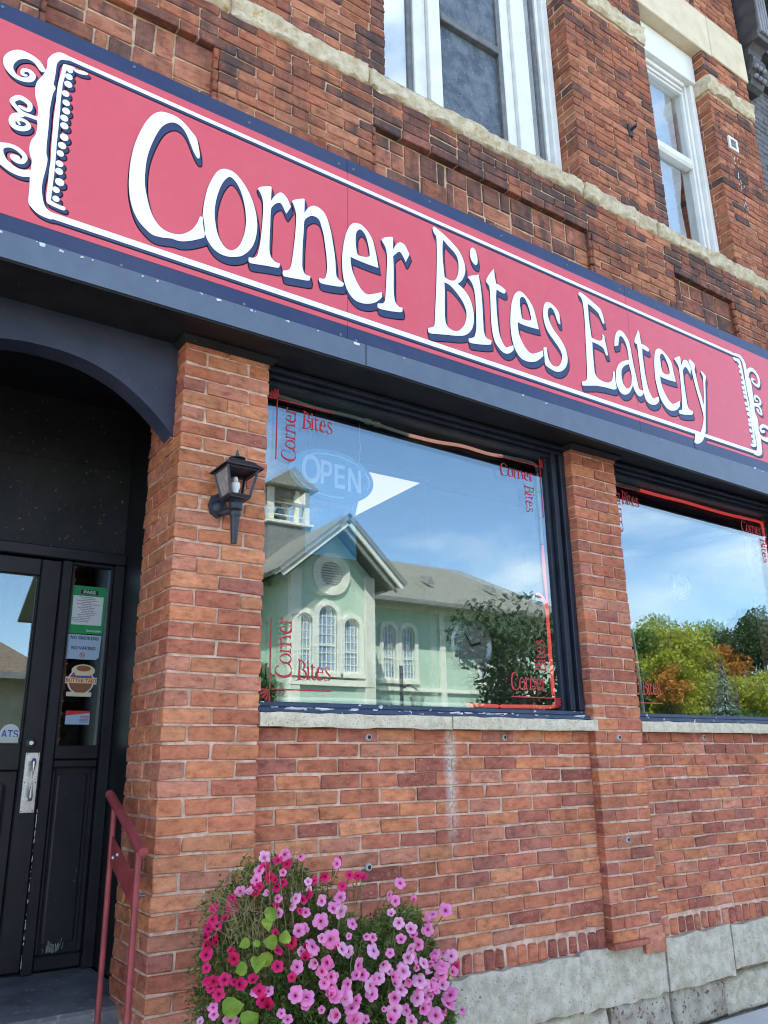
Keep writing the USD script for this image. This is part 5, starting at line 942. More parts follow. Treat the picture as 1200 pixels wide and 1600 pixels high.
# ------------------------------------------------------------------ lettering stuck to the window glass
def word(keys, h, sx=1.0):
    g = unary_union([gl[k_] for k_ in keys]); x0, z0, x1, z1 = g.bounds; s = h / (z1 - z0)
    return affinity.scale(affinity.translate(g, -x0, -z0), s * sx, s, origin=(0, 0))
CORNER, BITES = ['C', 'o', 'r1', 'n', 'e1', 'r2'], ['B', 'dot', 'i', 't1', 'e2', 's']
def fit(keys, x0, x1, z0, z1, rot=0):
    g = unary_union([gl[k_] for k_ in keys])
    if rot: g = affinity.rotate(g, rot, origin=(0, 0))
    a, b, c, d = g.bounds; g = affinity.translate(g, -a, -b)
    return affinity.translate(affinity.scale(g, (x1 - x0) / (c - a), (z1 - z0) / (d - b), origin=(0, 0)), x0, z0)
GY = .1225
def decal(label, words, bars, fan=None, mat=M_DECAL):
    t = thing('window_lettering', label, 'window lettering', group='red lettering on the shop windows')
    for i, g in enumerate(words): obj('word', flat(g.buffer(-.0008), GY, .0009), mat, t)
    for b in bars: obj('rule', flat(sbox(*b), GY, .0009), mat, t)
    if fan:
        x, z, a0 = fan; g = unary_union([affinity.rotate(Polygon([(x, z), (x + .05, z - .006), (x + .056, z), (x + .05, z + .006)]), a0 + d, origin=(x, z)) for d in (-44, -22, 0, 22, 44)])
        obj('fan', flat(g, GY, .0009), mat, t)
    return t
decal('red vinyl window words just above the hanging OPEN sign', [fit(CORNER, .566, .650, 2.888, 3.185, 90), fit(BITES, .678, .866, 3.082, 3.188)], [(.535, 2.885, .541, 3.215), (.545, 3.211, .872, 3.217)], (.54, 3.213, 135))
decal('red vinyl window words beside the unlit upper neon corner', [fit(CORNER, 2.046, 2.322, 3.088, 3.172), fit(BITES, 2.238, 2.325, 2.886, 3.066, -90)], [(2.03, 3.206, 2.385, 3.211), (2.385, 2.87, 2.390, 3.206)], (2.388, 3.208, 45))
decal('red vinyl window words below the OPEN sign, near the lantern pillar', [fit(CORNER, .560, .650, 1.812, 2.098, 90), fit(BITES, .672, .862, 1.802, 1.905)], [(.533, 1.755, .539, 2.09), (.545, 1.757, .862, 1.763)], (.537, 1.757, -135))
decal('red vinyl window words beside the glowing lower neon corner', [fit(CORNER, 2.030, 2.302, 1.808, 1.908), fit(BITES, 2.222, 2.318, 1.916, 2.108, 90)], [(2.028, 1.770, 2.355, 1.776)], (2.37, 1.772, -45))
decal('red window words at the top of the farther window beside the brick pillar', [fit(CORNER, 3.075, 3.135, 2.885, 3.18, 90), fit(BITES, 3.145, 3.328, 3.084, 3.190)], [(3.05, 3.210, 3.35, 3.215)])
decal('red window words low on the farther window over the reflected trees', [fit(CORNER, 3.068, 3.130, 1.815, 2.10, 90), fit(BITES, 3.150, 3.335, 1.815, 1.92)], [(3.05, 1.766, 3.335, 1.772)])
decal('red window words at the far corner of the farther window under the lit neon', [fit(CORNER, 4.53, 4.80, 3.10, 3.19), fit(BITES, 4.76, 4.84, 2.88, 3.08, -90)], [(4.52, 3.222, 4.88, 3.227)])

# ------------------------------------------------------------------ neon tubes round the inside of the glass
def smooth(pts, n=8):
    a = np.array(pts, float); out = []
    for i in range(len(a) - 1):
        p0, p1, p2, p3 = a[max(i - 1, 0)], a[i], a[i + 1], a[min(i + 2, len(a) - 1)]
        for k_ in range(n):
            u = k_ / n; out.append(.5 * (2 * p1 + (p2 - p0) * u + (2 * p0 - 5 * p1 + 4 * p2 - p3) * u * u + (3 * p1 - p0 - 3 * p2 + p3) * u ** 3))
    out.append(a[-1]); return np.array(out)
NY = .178
N1 = thing('neon_tube', 'neon tube around the larger window, unlit along the top and red low down', 'neon tube')
obj('unlit_tube', tube(smooth([(.50, NY, 3.262), (.62, NY, 3.258), (.8, NY, 3.246), (1.0, NY, 3.25), (1.14, NY, 3.244), (1.3, NY, 3.232), (1.40, NY, 3.226)]), .0105, 10), M_NEONOFF, N1, 50)
obj('pale_tube', tube(smooth([(1.40, NY, 3.226), (1.6, NY, 3.228), (1.8, NY, 3.243), (2.0, NY, 3.236), (2.12, NY, 3.243)]), .0105, 10), M_NEONPALE, N1, 50)
obj('unlit_tube', tube(smooth([(2.12, NY, 3.243), (2.2, NY, 3.246), (2.36, NY, 3.25), (2.41, NY, 3.235), (2.418, NY, 3.19), (2.412, NY, 3.05), (2.42, NY, 2.9), (2.416, NY, 2.72)]), .0105, 10), M_NEONOFF, N1, 50)
obj('lit_tube', tube(smooth([(2.420, NY, 2.71), (2.414, NY, 2.55), (2.428, NY, 2.35), (2.436, NY, 2.15), (2.428, NY, 1.95), (2.436, NY, 1.80), (2.42, NY, 1.742), (2.37, NY, 1.728), (2.2, NY, 1.726), (2.0, NY, 1.722), (1.75, NY, 1.724)]), .0105, 10), M_NEON, N1, 50)
obj('lit_tube', tube(smooth([(2.355, NY + .02, 2.40), (2.39, NY + .01, 2.38), (2.415, NY + .008, 2.32), (2.424, NY + .012, 2.2), (2.420, NY + .012, 2.0), (2.424, NY + .012, 1.8)]), .0095, 10), M_NEON, N1, 50)
obj('unlit_tube', tube(smooth([(1.74, NY, 1.724), (1.4, NY, 1.722), (1.0, NY, 1.728), (.6, NY, 1.722)]), .0095, 8), M_NEONOFF, N1, 50)
for x, z in ((1.125, 3.245), (1.185, 3.241)): obj('clip', tube([(x - .018, NY, z), (x + .018, NY, z)], .0165, 10), M_NEONOFF, N1)
for z in (3.0, 2.5, 2.0): obj('wire', tube([(2.440, NY + .004, z), (2.442, NY + .004, z - .5)], .005, 6), M_NEONOFF, N1)
N2 = thing('neon_tube', 'lit red neon tube along the top and far edge of the farther shop window', 'neon tube')
obj('unlit_tube', tube(smooth([(3.06, NY, 3.262), (3.2, NY, 3.258), (3.42, NY, 3.252)]), .0105, 10), M_NEONOFF, N2, 50)
obj('lit_tube', tube(smooth([(3.42, NY, 3.252), (3.65, NY, 3.248), (3.9, NY, 3.250), (4.2, NY, 3.242), (4.5, NY, 3.238), (4.75, NY, 3.243), (4.90, NY, 3.24), (4.925, NY, 3.20), (4.93, NY, 3.0), (4.92, NY, 2.6), (4.93, NY, 2.2), (4.92, NY, 1.8)]), .0115, 10), M_NEON, N2, 50)

# ------------------------------------------------------------------ hanging OPEN board
OP = thing('open_sign', 'oval OPEN sign with a business hours board hung on strings inside the window', 'sign')
OY = .235
M_OPEN = rough('open_sign_board', (.07, .30, .46), (.08, .33, .50), 5, .6, .05)
M_OPENL = plain('open_sign_letters', (.86, .90, .92), .5)
M_OPENT = plain('hours_letters', (.80, .42, .48), .6)
ov = affinity.scale(Point(.932, 2.905).buffer(1, 32), .262, .147)
obj('oval_board', flat(ov, OY, .012), M_OPEN, OP)
hb_ = Polygon([(.775, 2.80), (1.10, 2.80), (1.075, 2.70), (1.085, 2.46), (.775, 2.46)])
obj('hours_board', flat(hb_, OY + .003, .008), M_OPEN, OP)
ovr = affinity.scale(Point(.932, 2.905).buffer(1, 40), .238, .122); ovi = affinity.scale(Point(.932, 2.905).buffer(1, 40), .232, .116)
obj('ring', flat(ovr.difference(ovi).difference(sbox(.6, 2.88, .80, 3.1)).difference(sbox(1.0, 2.7, 1.3, 2.86)), OY - .002, .002), M_OPENL, OP)
for ch_, x, z, h_, sx in (('O', .800, 2.845, .148, .80), ('P', .893, 2.853, .128, .74), ('E', .977, 2.845, .128, .76), ('N', 1.070, 2.838, .128, .76)):
    obj('letter', text(ch_, h_, x, z, OY - .002, sx, bold=True), M_OPENL, OP)
obj('hours_heading', text('BUSINESS HOURS', .022, .925, 2.727, OY + .001, 1.05, bold=False), M_OPENT, OP)
hd = [text(d, .017, .805, 2.690 - i * .032, OY + .001, 1.0, False, False) for i, d in enumerate(('MON', 'TUE', 'WED', 'THU', 'FRI', 'SAT', 'SUN'))]
obj('day_names', cat(*hd), M_OPENT, OP)
for x in (.79, 1.10): obj('string', tube([(x, OY + .004, 3.0 - (x > 1) * .03), (x + .01, OY, 3.10), (x + .004, OY, 3.25)], .0016, 4), M_NEONOFF, OP)

# ------------------------------------------------------------------ the dim room behind the glass
room = tag(obj('shop_interior', cat(*[(lambda m_: (m_[0], m_[1]))(b) for b in (bx(.30, 5.28, 6.0, 6.1, .5, 3.4), bx(.22, .30, .20, 6.1, .5, 3.4), bx(5.2, 5.28, .45, 6.1, .5, 3.4))]), M_DARK), kind='structure')
struct('shop_ceiling', bx(.22, 5.28, .22, 6.1, 3.30, 3.34), M_CEIL)
CL = thing('ceiling_light', 'lit square ceiling light panel seen through the larger window beside the OPEN sign', 'ceiling light', (0, 0, 0))
lq = [(1.40, .90), (2.03, .90), (2.06, 1.78), (1.50, 1.75)]
v = np.array([(x, y, z) for z in (3.268, 3.278) for x, y in lq]); f = np.array([[0, 2, 1], [0, 3, 2], [4, 5, 6], [4, 6, 7], [0, 1, 5], [0, 5, 4], [1, 2, 6], [1, 6, 5], [2, 3, 7], [2, 7, 6], [3, 0, 4], [3, 4, 7]])
obj('diffuser', (v, f), M_LIT, CL)
obj('frame', cat(bx(1.38, 2.07, .86, .898, 3.262, 3.299), bx(1.38, 2.07, 1.782, 1.81, 3.262, 3.299)), M_WHITE, CL)
M_DIAL = plain('clock_dial', (.42, .43, .42), .6)
def clock(label, x, y, z, r):
    c = thing('wall_clock', label, 'clock', (x, y, z))
    obj('rim', lathe([(r * .75, 0), (r, .0), (r, .03), (r * .9, .04), (r * .76, .022), (r * .75, .0)], (0, 0, 0), 'y', 32), M_LAMP if r > .2 else M_STEEL, c, 40)
    obj('dial', lathe([(0, 0), (r * .78, 0), (r * .78, .02), (0, .02)], (0, 0, 0), 'y', 32), M_DIAL, c)
    obj('hand', cat(tube([(0, -.026, 0), (-r * .3, -.026, r * .42)], r * .03, 4), tube([(0, -.026, 0), (r * .42, -.026, r * .12)], r * .04, 4)), M_BLACK, c)
    obj('number_mark', cat(*[tube([(r * .72 * math.sin(a), -.0225, r * .72 * math.cos(a)), (r * .84 * math.sin(a), -.0225, r * .84 * math.cos(a))], r * .025, 4) for a in np.arange(12) * math.pi / 6]), M_BLACK, c)
clock('round wall clock inside, dimly seen through the larger window beyond the church reflection', 2.48, 1.0, 2.19, .185)
struct('clock_wall', bx(2.22, 3.1, 1.04, 1.12, .5, 3.3), M_DARK)
clock('pale round wall clock seen through the farther window against the reflected sky', 4.75, .90, 2.83, .115)
wd_ = thing('blind_wand', 'thin white rod leaning inside the farther window beside the brick pillar', 'rod')
obj('rod', tube([(3.19, .185, 2.25), (3.215, .19, 2.0), (3.238, .20, 1.70)], [.008, .009, .011], 8), M_WHITE, wd_)
obj('hook', tube([(3.19, .185, 2.25), (3.187, .18, 2.275), (3.196, .175, 2.29)], .004, 6), M_STEEL, wd_)

# ------------------------------------------------------------------ notices on the sidelight and the door
NYS = 1.0608
M_GREEN = plain('notice_green', (.012, .22, .07), .45); M_PAPER = plain('notice_paper', (.55, .56, .58), .5); M_INK = plain('notice_ink', (.02, .02, .025), .5)
M_PBLUE = plain('notice_pale_blue', (.30, .40, .52), .5); M_BROWN = plain('tart_brown', (.24, .085, .035), .5); M_REDN = plain('notice_red', (.50, .02, .03), .5); M_CREAM = plain('tart_crust', (.62, .50, .30), .5); M_BLUE = plain('notice_blue', (.03, .10, .38), .5)
def q4(a, b, c, d): return Polygon([a, b, c, d])
n1 = thing('inspection_notice', 'green framed PASS inspection certificate on the sidelight, topmost of the four notices', 'notice', group='notices on the sidelight')
obj('backing', flat(q4((-.158, 2.345), (.022, 2.346), (.017, 2.096), (-.157, 2.092)), NYS, .001), M_GREEN, n1)
obj('sheet', flat(q4((-.148, 2.292), (.008, 2.293), (.006, 2.141), (-.146, 2.139)), NYS - .001, .001), M_PAPER, n1)
obj('heading_bar', flat(sbox(-.112, 2.302, -.022, 2.325), NYS - .001, .001), M_INK, n1)
obj('heading', text('PASS', .0155, -.067, 2.306, NYS - .0022, 1.15), M_PAPER, n1)
rg2 = random.Random(4); lines_ = []
for i in range(15):
    z = 2.284 - i * .0092; w = rg2.uniform(.03, .062)
    if i in (3, 5): w = .025
    x = -.07 + rg2.uniform(-.01, .01) - (.02 if i > 10 else 0); xx_ = x - w
    while xx_ < x + w:
        l_ = rg2.uniform(.004, .013); lines_.append(bx(xx_, min(xx_ + l_, x + w), NYS - .0022, NYS - .001, z, z + .0026)); xx_ += l_ + .003
obj('small_print', cat(*lines_), M_INK, n1)
obj('foot_word', text('Newmarket', .011, -.03, 2.106, NYS - .0012, .9), M_PAPER, n1)
n2 = thing('no_smoking_notice', 'pale blue NO SMOKING and NO VAPING notice directly under the green certificate', 'notice', group='notices on the sidelight')
obj('sheet', flat(q4((-.158, 2.089), (.014, 2.089), (.009, 1.975), (-.005, 1.962)).union(q4((-.158, 2.089), (-.005, 2.05), (-.005, 1.962), (-.158, 1.962))), NYS, .001), M_PBLUE, n2)
obj('heading', text('NO SMOKING', .0165, -.070, 2.064, NYS - .0012, .95), M_INK, n2)
obj('heading', text('NO VAPING', .0165, -.072, 2.012, NYS - .0012, .95), M_INK, n2)
rg_ = Point(-.075, 1.985).buffer(.0135, 16).difference(Point(-.075, 1.985).buffer(.011, 16)).union(affinity.rotate(sbox(-.086, 1.984, -.064, 1.9865), -45))
obj('prohibition_ring', flat(rg_, NYS - .0012, .001), M_REDN, n2)
obj('cigarette', flat(sbox(-.083, 1.9835, -.067, 1.9865), NYS - .0008, .0006), M_INK, n2)
n3 = thing('tart_sticker', 'round brown BUTTER TART sticker shaped like a tart, below the no smoking notice', 'sticker', group='notices on the sidelight')
obj('outline', flat(unary_union([Point(-.070, 1.850).buffer(.066, 24), sbox(-.147, 1.838, .010, 1.872), affinity.scale(Point(-.062, 1.905).buffer(1, 24), .058, .032), sbox(-.135, 1.775, -.012, 1.797)]), NYS, .001), M_PAPER, n3)
obj('round_field', flat(Point(-.070, 1.850).buffer(.059, 24), NYS - .001, .001), M_BROWN, n3)
obj('crust', flat(unary_union([affinity.scale(Point(-.062, 1.910).buffer(1, 24), .052, .026), Polygon([(-.112, 1.905), (-.012, 1.905), (-.028, 1.878), (-.098, 1.878)])]), NYS - .002, .001), M_CREAM, n3)
obj('filling', flat(affinity.scale(Point(-.062, 1.916).buffer(1, 24), .036, .015), NYS - .003, .001), M_BROWN, n3)
obj('blue_band', flat(sbox(-.112, 1.8725, -.030, 1.879), NYS - .003, .001), M_BLUE, n3)
obj('name_band', flat(Polygon([(-.143, 1.840), (.006, 1.842), (.006, 1.866), (-.138, 1.869)]), NYS - .0035, .001), M_CREAM, n3)
obj('lettering', text('BUTTER TART', .017, -.068, 1.846, NYS - .0048, .98), M_REDN, n3)
obj('foot_band', flat(sbox(-.132, 1.778, -.016, 1.794), NYS - .0012, .001), M_CREAM, n3)
n4 = thing('member_sticker', 'small white and red member sticker, lowest on the sidelight glass', 'sticker', group='notices on the sidelight')
obj('sheet', flat(sbox(-.128, 1.637, -.010, 1.704), NYS, .001), M_PBLUE, n4)
obj('red_band', flat(Polygon([(-.128, 1.704), (-.010, 1.704), (-.010, 1.694), (-.128, 1.680)]), NYS - .001, .001), M_REDN, n4)
obj('lettering', text('CFIB', .0115, -.035, 1.668, NYS - .0012, 1.1), M_REDN, n4)
obj('small_print', cat(*[bx(-.06, -.016, NYS - .0018, NYS - .001, 1.660 - i * .006, 1.662 - i * .006) for i in range(3)]), M_INK, n4)
n5 = thing('round_door_sticker', 'round white sticker with blue letters at the bottom of the door glass', 'sticker')
obj('disc', flat(Point(-.378, 1.590).buffer(.045, 28).intersection(sbox(-1, 1.55, 0, 2)), 1.0648, .001), M_PAPER, n5)
obj('lettering', text('ATS', .034, -.378, 1.572, 1.0636, .85), M_BLUE, n5)
obj('card', flat(sbox(-.46, 1.549, -.338, 1.575), 1.0630, .001), plain('pale_card', (.5, .56, .47), .6), n5)

# ------------------------------------------------------------------ the neighbour's painted brick house and its bracketed cornice
NB = thing('grey_brick_house', 'neighbouring house of grey painted brick with a heavy dark bracketed cornice', 'building', (5.62, .02, 0))
M_NBR = rough('grey_painted_brick', (.115, .105, .115), (.15, .14, .15), 7, .7, .3, 60)
M_NTRIM = rough('grey_cornice_paint', (.06, .055, .058), (.10, .095, .10), 6, .6, .3, 60)
M_NTRIML = rough('pale_grey_trim', (.20, .19, .21), (.26, .25, .27), 6, .6, .3, 60)
body = obj('wall', bx(.0, 9, .11, 9, 0, 9.2), M_NTRIM, NB)
ms = []
for r in range(48):
    x = .005 + (0 if r % 2 else .11)
    xs = [.005] + ([] if x < .02 else [x])
    while x < 1.4: x += .2195; xs.append(x)
    for a, b in zip(xs, xs[1:]):
        q = cbox(a + .004, b - .004, .10 - RNG.uniform(0, .003), .14, 5.4 + r * .0711, 5.4 + r * .0711 + .063, .006, .002)
        if a < .75: obj('brick', q, M_NBR, body)
        else: ms.append(q)
tag(obj('brick', cat(*ms), M_NBR, body), kind='stuff')
# narrow strip window beyond
obj('window_trim', cbox(.62, .72, .02, .12, 5.2, 8.0, .006), M_NTRIML, NB)
br = part('cornice_bracket', NB)
prof = [(.10, 7.95), (.02, 7.93), (-.03, 7.95), (-.055, 8.0), (-.05, 8.05), (-.02, 8.08), (-.07, 8.12), (-.10, 8.18), (-.10, 8.24), (-.06, 8.30), (-.08, 8.36), (-.16, 8.42), (-.20, 8.55), (-.22, 9.05), (.10, 9.05)]
def sideplate(x0, x1, pf):
    mm = trimesh.creation.extrude_polygon(Polygon(pf).buffer(0), x1 - x0, engine='earcut'); v = np.array(mm.vertices)
    return np.stack([x0 + v[:, 2], v[:, 0], v[:, 1]], 1), np.array(mm.faces)
obj('scroll', sideplate(.045, .27, prof), M_NTRIM, br)
for i in range(4): obj('flute', cbox(.065 + i * .05, .10 + i * .05, -.225, -.16, 8.47, 9.03, .006), M_NTRIML, br)
for i in range(3): obj('bead', cat(*[(lambda s: (np.array(s.vertices) * .026 + np.array([.09 + i * .068, -.075 - .02 * (j == 1), 8.02 + j * .11]), np.array(s.faces)))(trimesh.creation.icosphere(2)) for j in range(3)]), M_NTRIML, br, True)
for z0, z1, yo in ((8.40, 8.46, -.20), (9.05, 9.14, -.30)): obj('moulding', cbox(.03, .285, yo, .1, z0, z1, .008), M_NTRIM, br)
cn = part('cornice', NB)
for z0, z1, yo in ((9.145, 9.25, -.36), (9.25, 9.40, -.50), (9.40, 9.52, -.58), (8.62, 8.68, -.02), (8.20, 8.25, .03)): obj('moulding', bx(-.03 if z0 > 9.2 else .28, 9, yo, .12, z0 + .001, z1 - .001), M_NTRIM, cn)
for i in range(10): obj('dentil', cbox(.34 + i * .15, .42 + i * .15, -.06, .11, 8.70, 8.80, .006), M_NTRIML, cn)
# ------------------------------------------------------------------ across the street: the green church hall, seen in the shop's glass
M_GREEN_W = rough('green_render', (.43, .52, .39), (.48, .57, .44), 3, .9, .25, 30)
M_TRIM = rough('cream_trim', (.74, .68, .55), (.80, .74, .62), 5, .85, .2, 50)
M_ROOF = rough('roof_shingle', (.15, .135, .11), (.26, .235, .195), 11, .95, .8, 5)
M_EAVE = rough('eave_boards', (.16, .15, .14), (.22, .21, .19), 6, .7, .2)
M_GLZ = rough('church_glass', (.16, .23, .31), (.24, .31, .39), 3, .2, .1, spec=.8)
M_MUNT = rough('muntin_white', (.70, .68, .62), (.75, .73, .67), 6, .7)
CH = thing('church_hall', 'pale green church hall with a steep gable, arched windows and belfry across the street', 'church')
GYR, LYR = -22.0, -24.5
def yflat(poly, y, d):          # faces +y (towards the street)
    ms = [trimesh.creation.extrude_polygon(g, d, engine='earcut') for g in getattr(poly, 'geoms', [poly]) if g.geom_type == 'Polygon']
    mm = trimesh.util.concatenate(ms); v = np.array(mm.vertices)
    return np.stack([v[:, 0], y - d + v[:, 2], v[:, 1]], 1), np.array(mm.faces)[:, ::-1]
def arch(xc, w, z0, zt, n=16):
    r = w / 2; zs = zt - r
    return Polygon([(xc - r, z0), (xc + r, z0)] + [(xc + r * math.cos(a), zs + r * math.sin(a)) for a in np.linspace(0, math.pi, n)])
gx0, gx1, gc = 12.19, 15.75, 13.97
gable = Polygon([(gx0, 0), (gx1, 0), (gx1, 8.2), (gc, 9.85), (gx0, 8.2)])
wins = [(12.76, .64, 4.62, 6.66), (13.74, .76, 4.62, 7.02), (14.76, .66, 4.62, 6.62)]
holes = unary_union([arch(*w) for w in wins])
louv = Point(13.86, 8.20).buffer(.50, 24)
obj('gable_wall', yflat(gable.difference(holes).difference(louv), GYR, .5), M_GREEN_W, CH)
obj('gable_side', bx(gx0, gx0 + .3, LYR - .2, GYR - .5, 0, 8.2), M_GREEN_W, CH)
obj('gable_side', bx(gx1 - .3, gx1, LYR - .2, GYR - .5, 0, 8.2), M_GREEN_W, CH)
for a, b in ((gx0 - .03, gx0 + .42), (gx1 - .42, gx1 + .03)): obj('corner_pilaster', bx(a, b, GYR - .1, GYR + .08, 0, 8.25), M_TRIM, CH)
def church_window(x, w, z0, zt, y, par, rows=6):
    wi = part('window', par)
    obj('surround', yflat(arch(x, w + .34, z0 - .06, zt + .18).difference(arch(x, w, z0, zt)), y + .07 + .02 * (round(x * 7) % 3), .09), M_TRIM, wi)
    obj('glazing', yflat(arch(x, w, z0, zt), y - .08, .04), M_GLZ, wi)
    mb = [bx(x + w * t - .014, x + w * t + .014, y - .078, y - .05, z0, zt - (.02 if abs(t) < .1 else w * .25)) for t in (-.25, 0, .25)]
    mb += [bx(x - w / 2, x + w / 2, y - .078, y - .052, z0 + (zt - w / 2 - z0) * i / rows - .012, z0 + (zt - w / 2 - z0) * i / rows + .012) for i in range(rows + 1)]
    mb.append(yflat(arch(x, w, z0, zt).difference(arch(x, w - .09, z0 + .05, zt - .045)), y - .04, .05))
    mb.append(bx(x - w / 2, x + w / 2, y - .077, y - .035, (z0 + zt) / 2 - .03 - .25, (z0 + zt) / 2 + .03 - .25))
    obj('sash_bars', cat(*mb), M_MUNT, wi)
    obj('sill', bx(x - w / 2 - .2, x + w / 2 + .2, y - .2, y + .14, z0 - .2, z0 - .06), M_TRIM, wi)
for x, w, z0, zt in wins: church_window(x, w, z0, zt, GYR, CH)
obj('string_course', bx(gx0 + .02, gx1 - .02, GYR - .1, GYR + .10, 4.12, 4.34), M_TRIM, CH)
obj('louvre_ring', yflat(Point(13.86, 8.20).buffer(.80, 28).difference(Point(13.86, 8.20).buffer(.47, 24)), GYR + .10, .2), M_TRIM, CH)
for i in range(9):
    z = 7.80 + i * .098; hw = math.sqrt(max(.01, .47 ** 2 - (z - 8.2) ** 2))
    v, f = bx(13.86 - hw, 13.86 + hw, GYR - .10, GYR + .02, z - .018, z + .018); v = v.copy(); v[:, 2] += (GYR - .04 - v[:, 1]) * .5
    obj('louvre_slat', (v, f), M_MUNT, CH)
def slab(p0, p1, p2, p3, t):
    a = np.array([p0, p1, p2, p3], float); n = np.cross(a[1] - a[0], a[3] - a[0]); n /= np.linalg.norm(n)
    if n[2] < 0: n = -n
    v = np.vstack([a, a - n * t]); f = np.array([[0, 1, 2], [0, 2, 3], [4, 6, 5], [4, 7, 6], [0, 4, 5], [0, 5, 1], [1, 5, 6], [1, 6, 2], [2, 6, 7], [2, 7, 3], [3, 7, 4], [3, 4, 0]])
    mm = trimesh.Trimesh(v, f, process=False); mm.fix_normals(); return np.array(mm.vertices), np.array(mm.faces)
yo, zr = GYR + .95, 10.37
gr = part('gable_roof', CH)
for sx, xe in ((-1, gc - 2.72), (1, gc + 2.72)):
    obj('roof_slope', slab((gc + .15, yo, zr), (gc + .15, -29.0, zr), (xe, -29.0, 7.98), (xe, yo, 7.98), .16), M_ROOF, gr)
    d = np.array([xe - gc - .15, 7.98 - zr]); d /= np.linalg.norm(d); nn = np.array([-d[1], d[0]]) * (1 if sx < 0 else -1)
    for k_, (o1, o2, yy) in enumerate(((-.02, .16, .03), (.16, .34, -.03), (.36, .44, -.30))):
        pts = [np.array([gc + .15, zr]), np.array([xe, 7.98])]
        nd = np.array([d[1], -d[0]]); nd = nd if nd[1] < 0 else -nd
        q = [pts[0] + nd * o1, pts[1] + nd * o1, pts[1] + nd * o2, pts[0] + nd * o2]
        obj('barge_board', yflat(Polygon(q).buffer(0), yo + yy, .08), [M_EAVE, M_TRIM, M_EAVE][k_], gr)
# long hall
xw = [1.0, gx0, gx1, 28.6]
hall_holes = []
lw = [(18.16, .62, 4.79, 7.02), (19.12, .66, 4.79, 7.0), (23.4, .64, 4.79, 7.0), (24.4, .64, 4.79, 7.0), (9.6, .64, 4.79, 7.0), (8.6, .64, 4.79, 7.0)]
lh = unary_union([arch(*w) for w in lw])
obj('hall_wall', yflat(sbox(6.6, 0, 28.6, 8.15).difference(lh), LYR, .5), M_GREEN_W, CH)
obj('end_wall', bx(28.1, 28.6, -34, LYR - .5, 0, 8.15), M_GREEN_W, CH)
obj('end_wall', bx(6.6, 7.1, -34, LYR - .5, 0, 8.15), M_GREEN_W, CH)
for w in lw: church_window(*w, LYR, CH)
for x in (20.95, 26.4, 16.5, 11.2, 6.8): obj('pilaster', bx(x - .15, x + .15, LYR - .1, LYR + .10, 0, 7.9), M_TRIM, CH)
obj('hall_sill', bx(6.65, 28.55, LYR - .1, LYR + .09, 4.30, 4.46), M_TRIM, CH)
obj('frieze', bx(6.6, 28.6, LYR - .05, LYR + .12, 7.72, 8.14), M_TRIM, CH)
hr = part('hall_roof', CH)
ye, ze, yr, zr2 = LYR + .85, 8.02, -29.4, 11.3
obj('roof_slope', slab((5.8, ye, ze), (29.4, ye, ze), (26.2, yr, zr2), (5.8, yr, zr2), .14), M_ROOF, hr)
obj('roof_slope', slab((29.4, ye, ze), (29.4, -34.8, ze), (26.2, yr, zr2), (26.2, yr, zr2 - .001), .14), M_ROOF, hr)
obj('roof_slope', slab((5.8, -34.8, ze), (29.4, -34.8, ze), (26.2, yr, zr2), (5.8, yr, zr2), .14), M_ROOF, hr)
obj('gutter', bx(5.8, 29.4, ye, ye + .12, ze - .16, ze + .02), M_EAVE, hr)
for x in (17.6, 21.4, 25.2):
    v = np.array([(x - .22, ye - 2.0, 9.32), (x + .22, ye - 2.0, 9.32), (x, ye - 2.0, 9.72), (x, ye - 2.9, 9.9)]); obj('roof_vent', (v, np.array([[0, 1, 2], [1, 3, 2], [0, 2, 3], [0, 3, 1]])), M_EAVE, hr)
for x in (15.4, 19.4): obj('ridge_vent', bx(x - .3, x + .3, yr - .2, yr + .2, zr2 - .05, zr2 + .14), M_EAVE, hr)
bf = part('belfry', CH)
bx_, by_ = 14.12, -27.0
obj('base', bx(bx_ - 1.0, bx_ + 1.0, by_ - 1.15, by_ + 1.15, 9.0, 11.15), M_EAVE, bf)
obj('base_cap', bx(bx_ - 1.1, bx_ + 1.1, by_ - 1.25, by_ + 1.25, 11.152, 11.26), M_TRIM, bf)
for sx in (-1, 1):
    for sy in (-1, 1):
        p_ = obj('post', bx(bx_ + sx * .84 - .12, bx_ + sx * .84 + .12, by_ + sy * .98 - .12, by_ + sy * .98 + .12, 11.262, 12.72), M_TRIM, bf)
for sx in (0,): obj('post', bx(bx_ + .28, bx_ + .46, by_ + .9, by_ + 1.08, 11.262, 12.72), M_TRIM, bf)
for z in (11.55, 11.85, 12.1): obj('rail', bx(bx_ - .72, bx_ + .72, by_ + .96, by_ + 1.0, z, z + .04), M_TRIM, bf)
obj('arch_board', yflat(sbox(bx_ - .86, 12.2, bx_ + .86, 12.74).difference(arch(bx_, 1.5, 11, 12.6)), by_ + 1.04, .08), M_EAVE, bf)
rv = np.array([(bx_ - 1.22, by_ + 1.5, 12.75), (bx_ + 1.22, by_ + 1.5, 12.75), (bx_ + 1.22, by_ - 1.5, 12.75), (bx_ - 1.22, by_ - 1.5, 12.75), (bx_, by_ + 1.5, 13.62), (bx_, by_ - 1.5, 13.62)])
obj('roof', (rv, np.array([[0, 1, 4], [1, 2, 5], [1, 5, 4], [2, 3, 5], [3, 0, 4], [3, 4, 5], [0, 2, 1], [0, 3, 2]])), M_ROOF, bf)
obj('bell', lathe([(.30, 11.7), (.26, 11.8), (.18, 12.1), (.12, 12.2), (0, 12.24)], (bx_ + .1, by_, 0), 'z', 16), M_BRONZE, bf, 40)

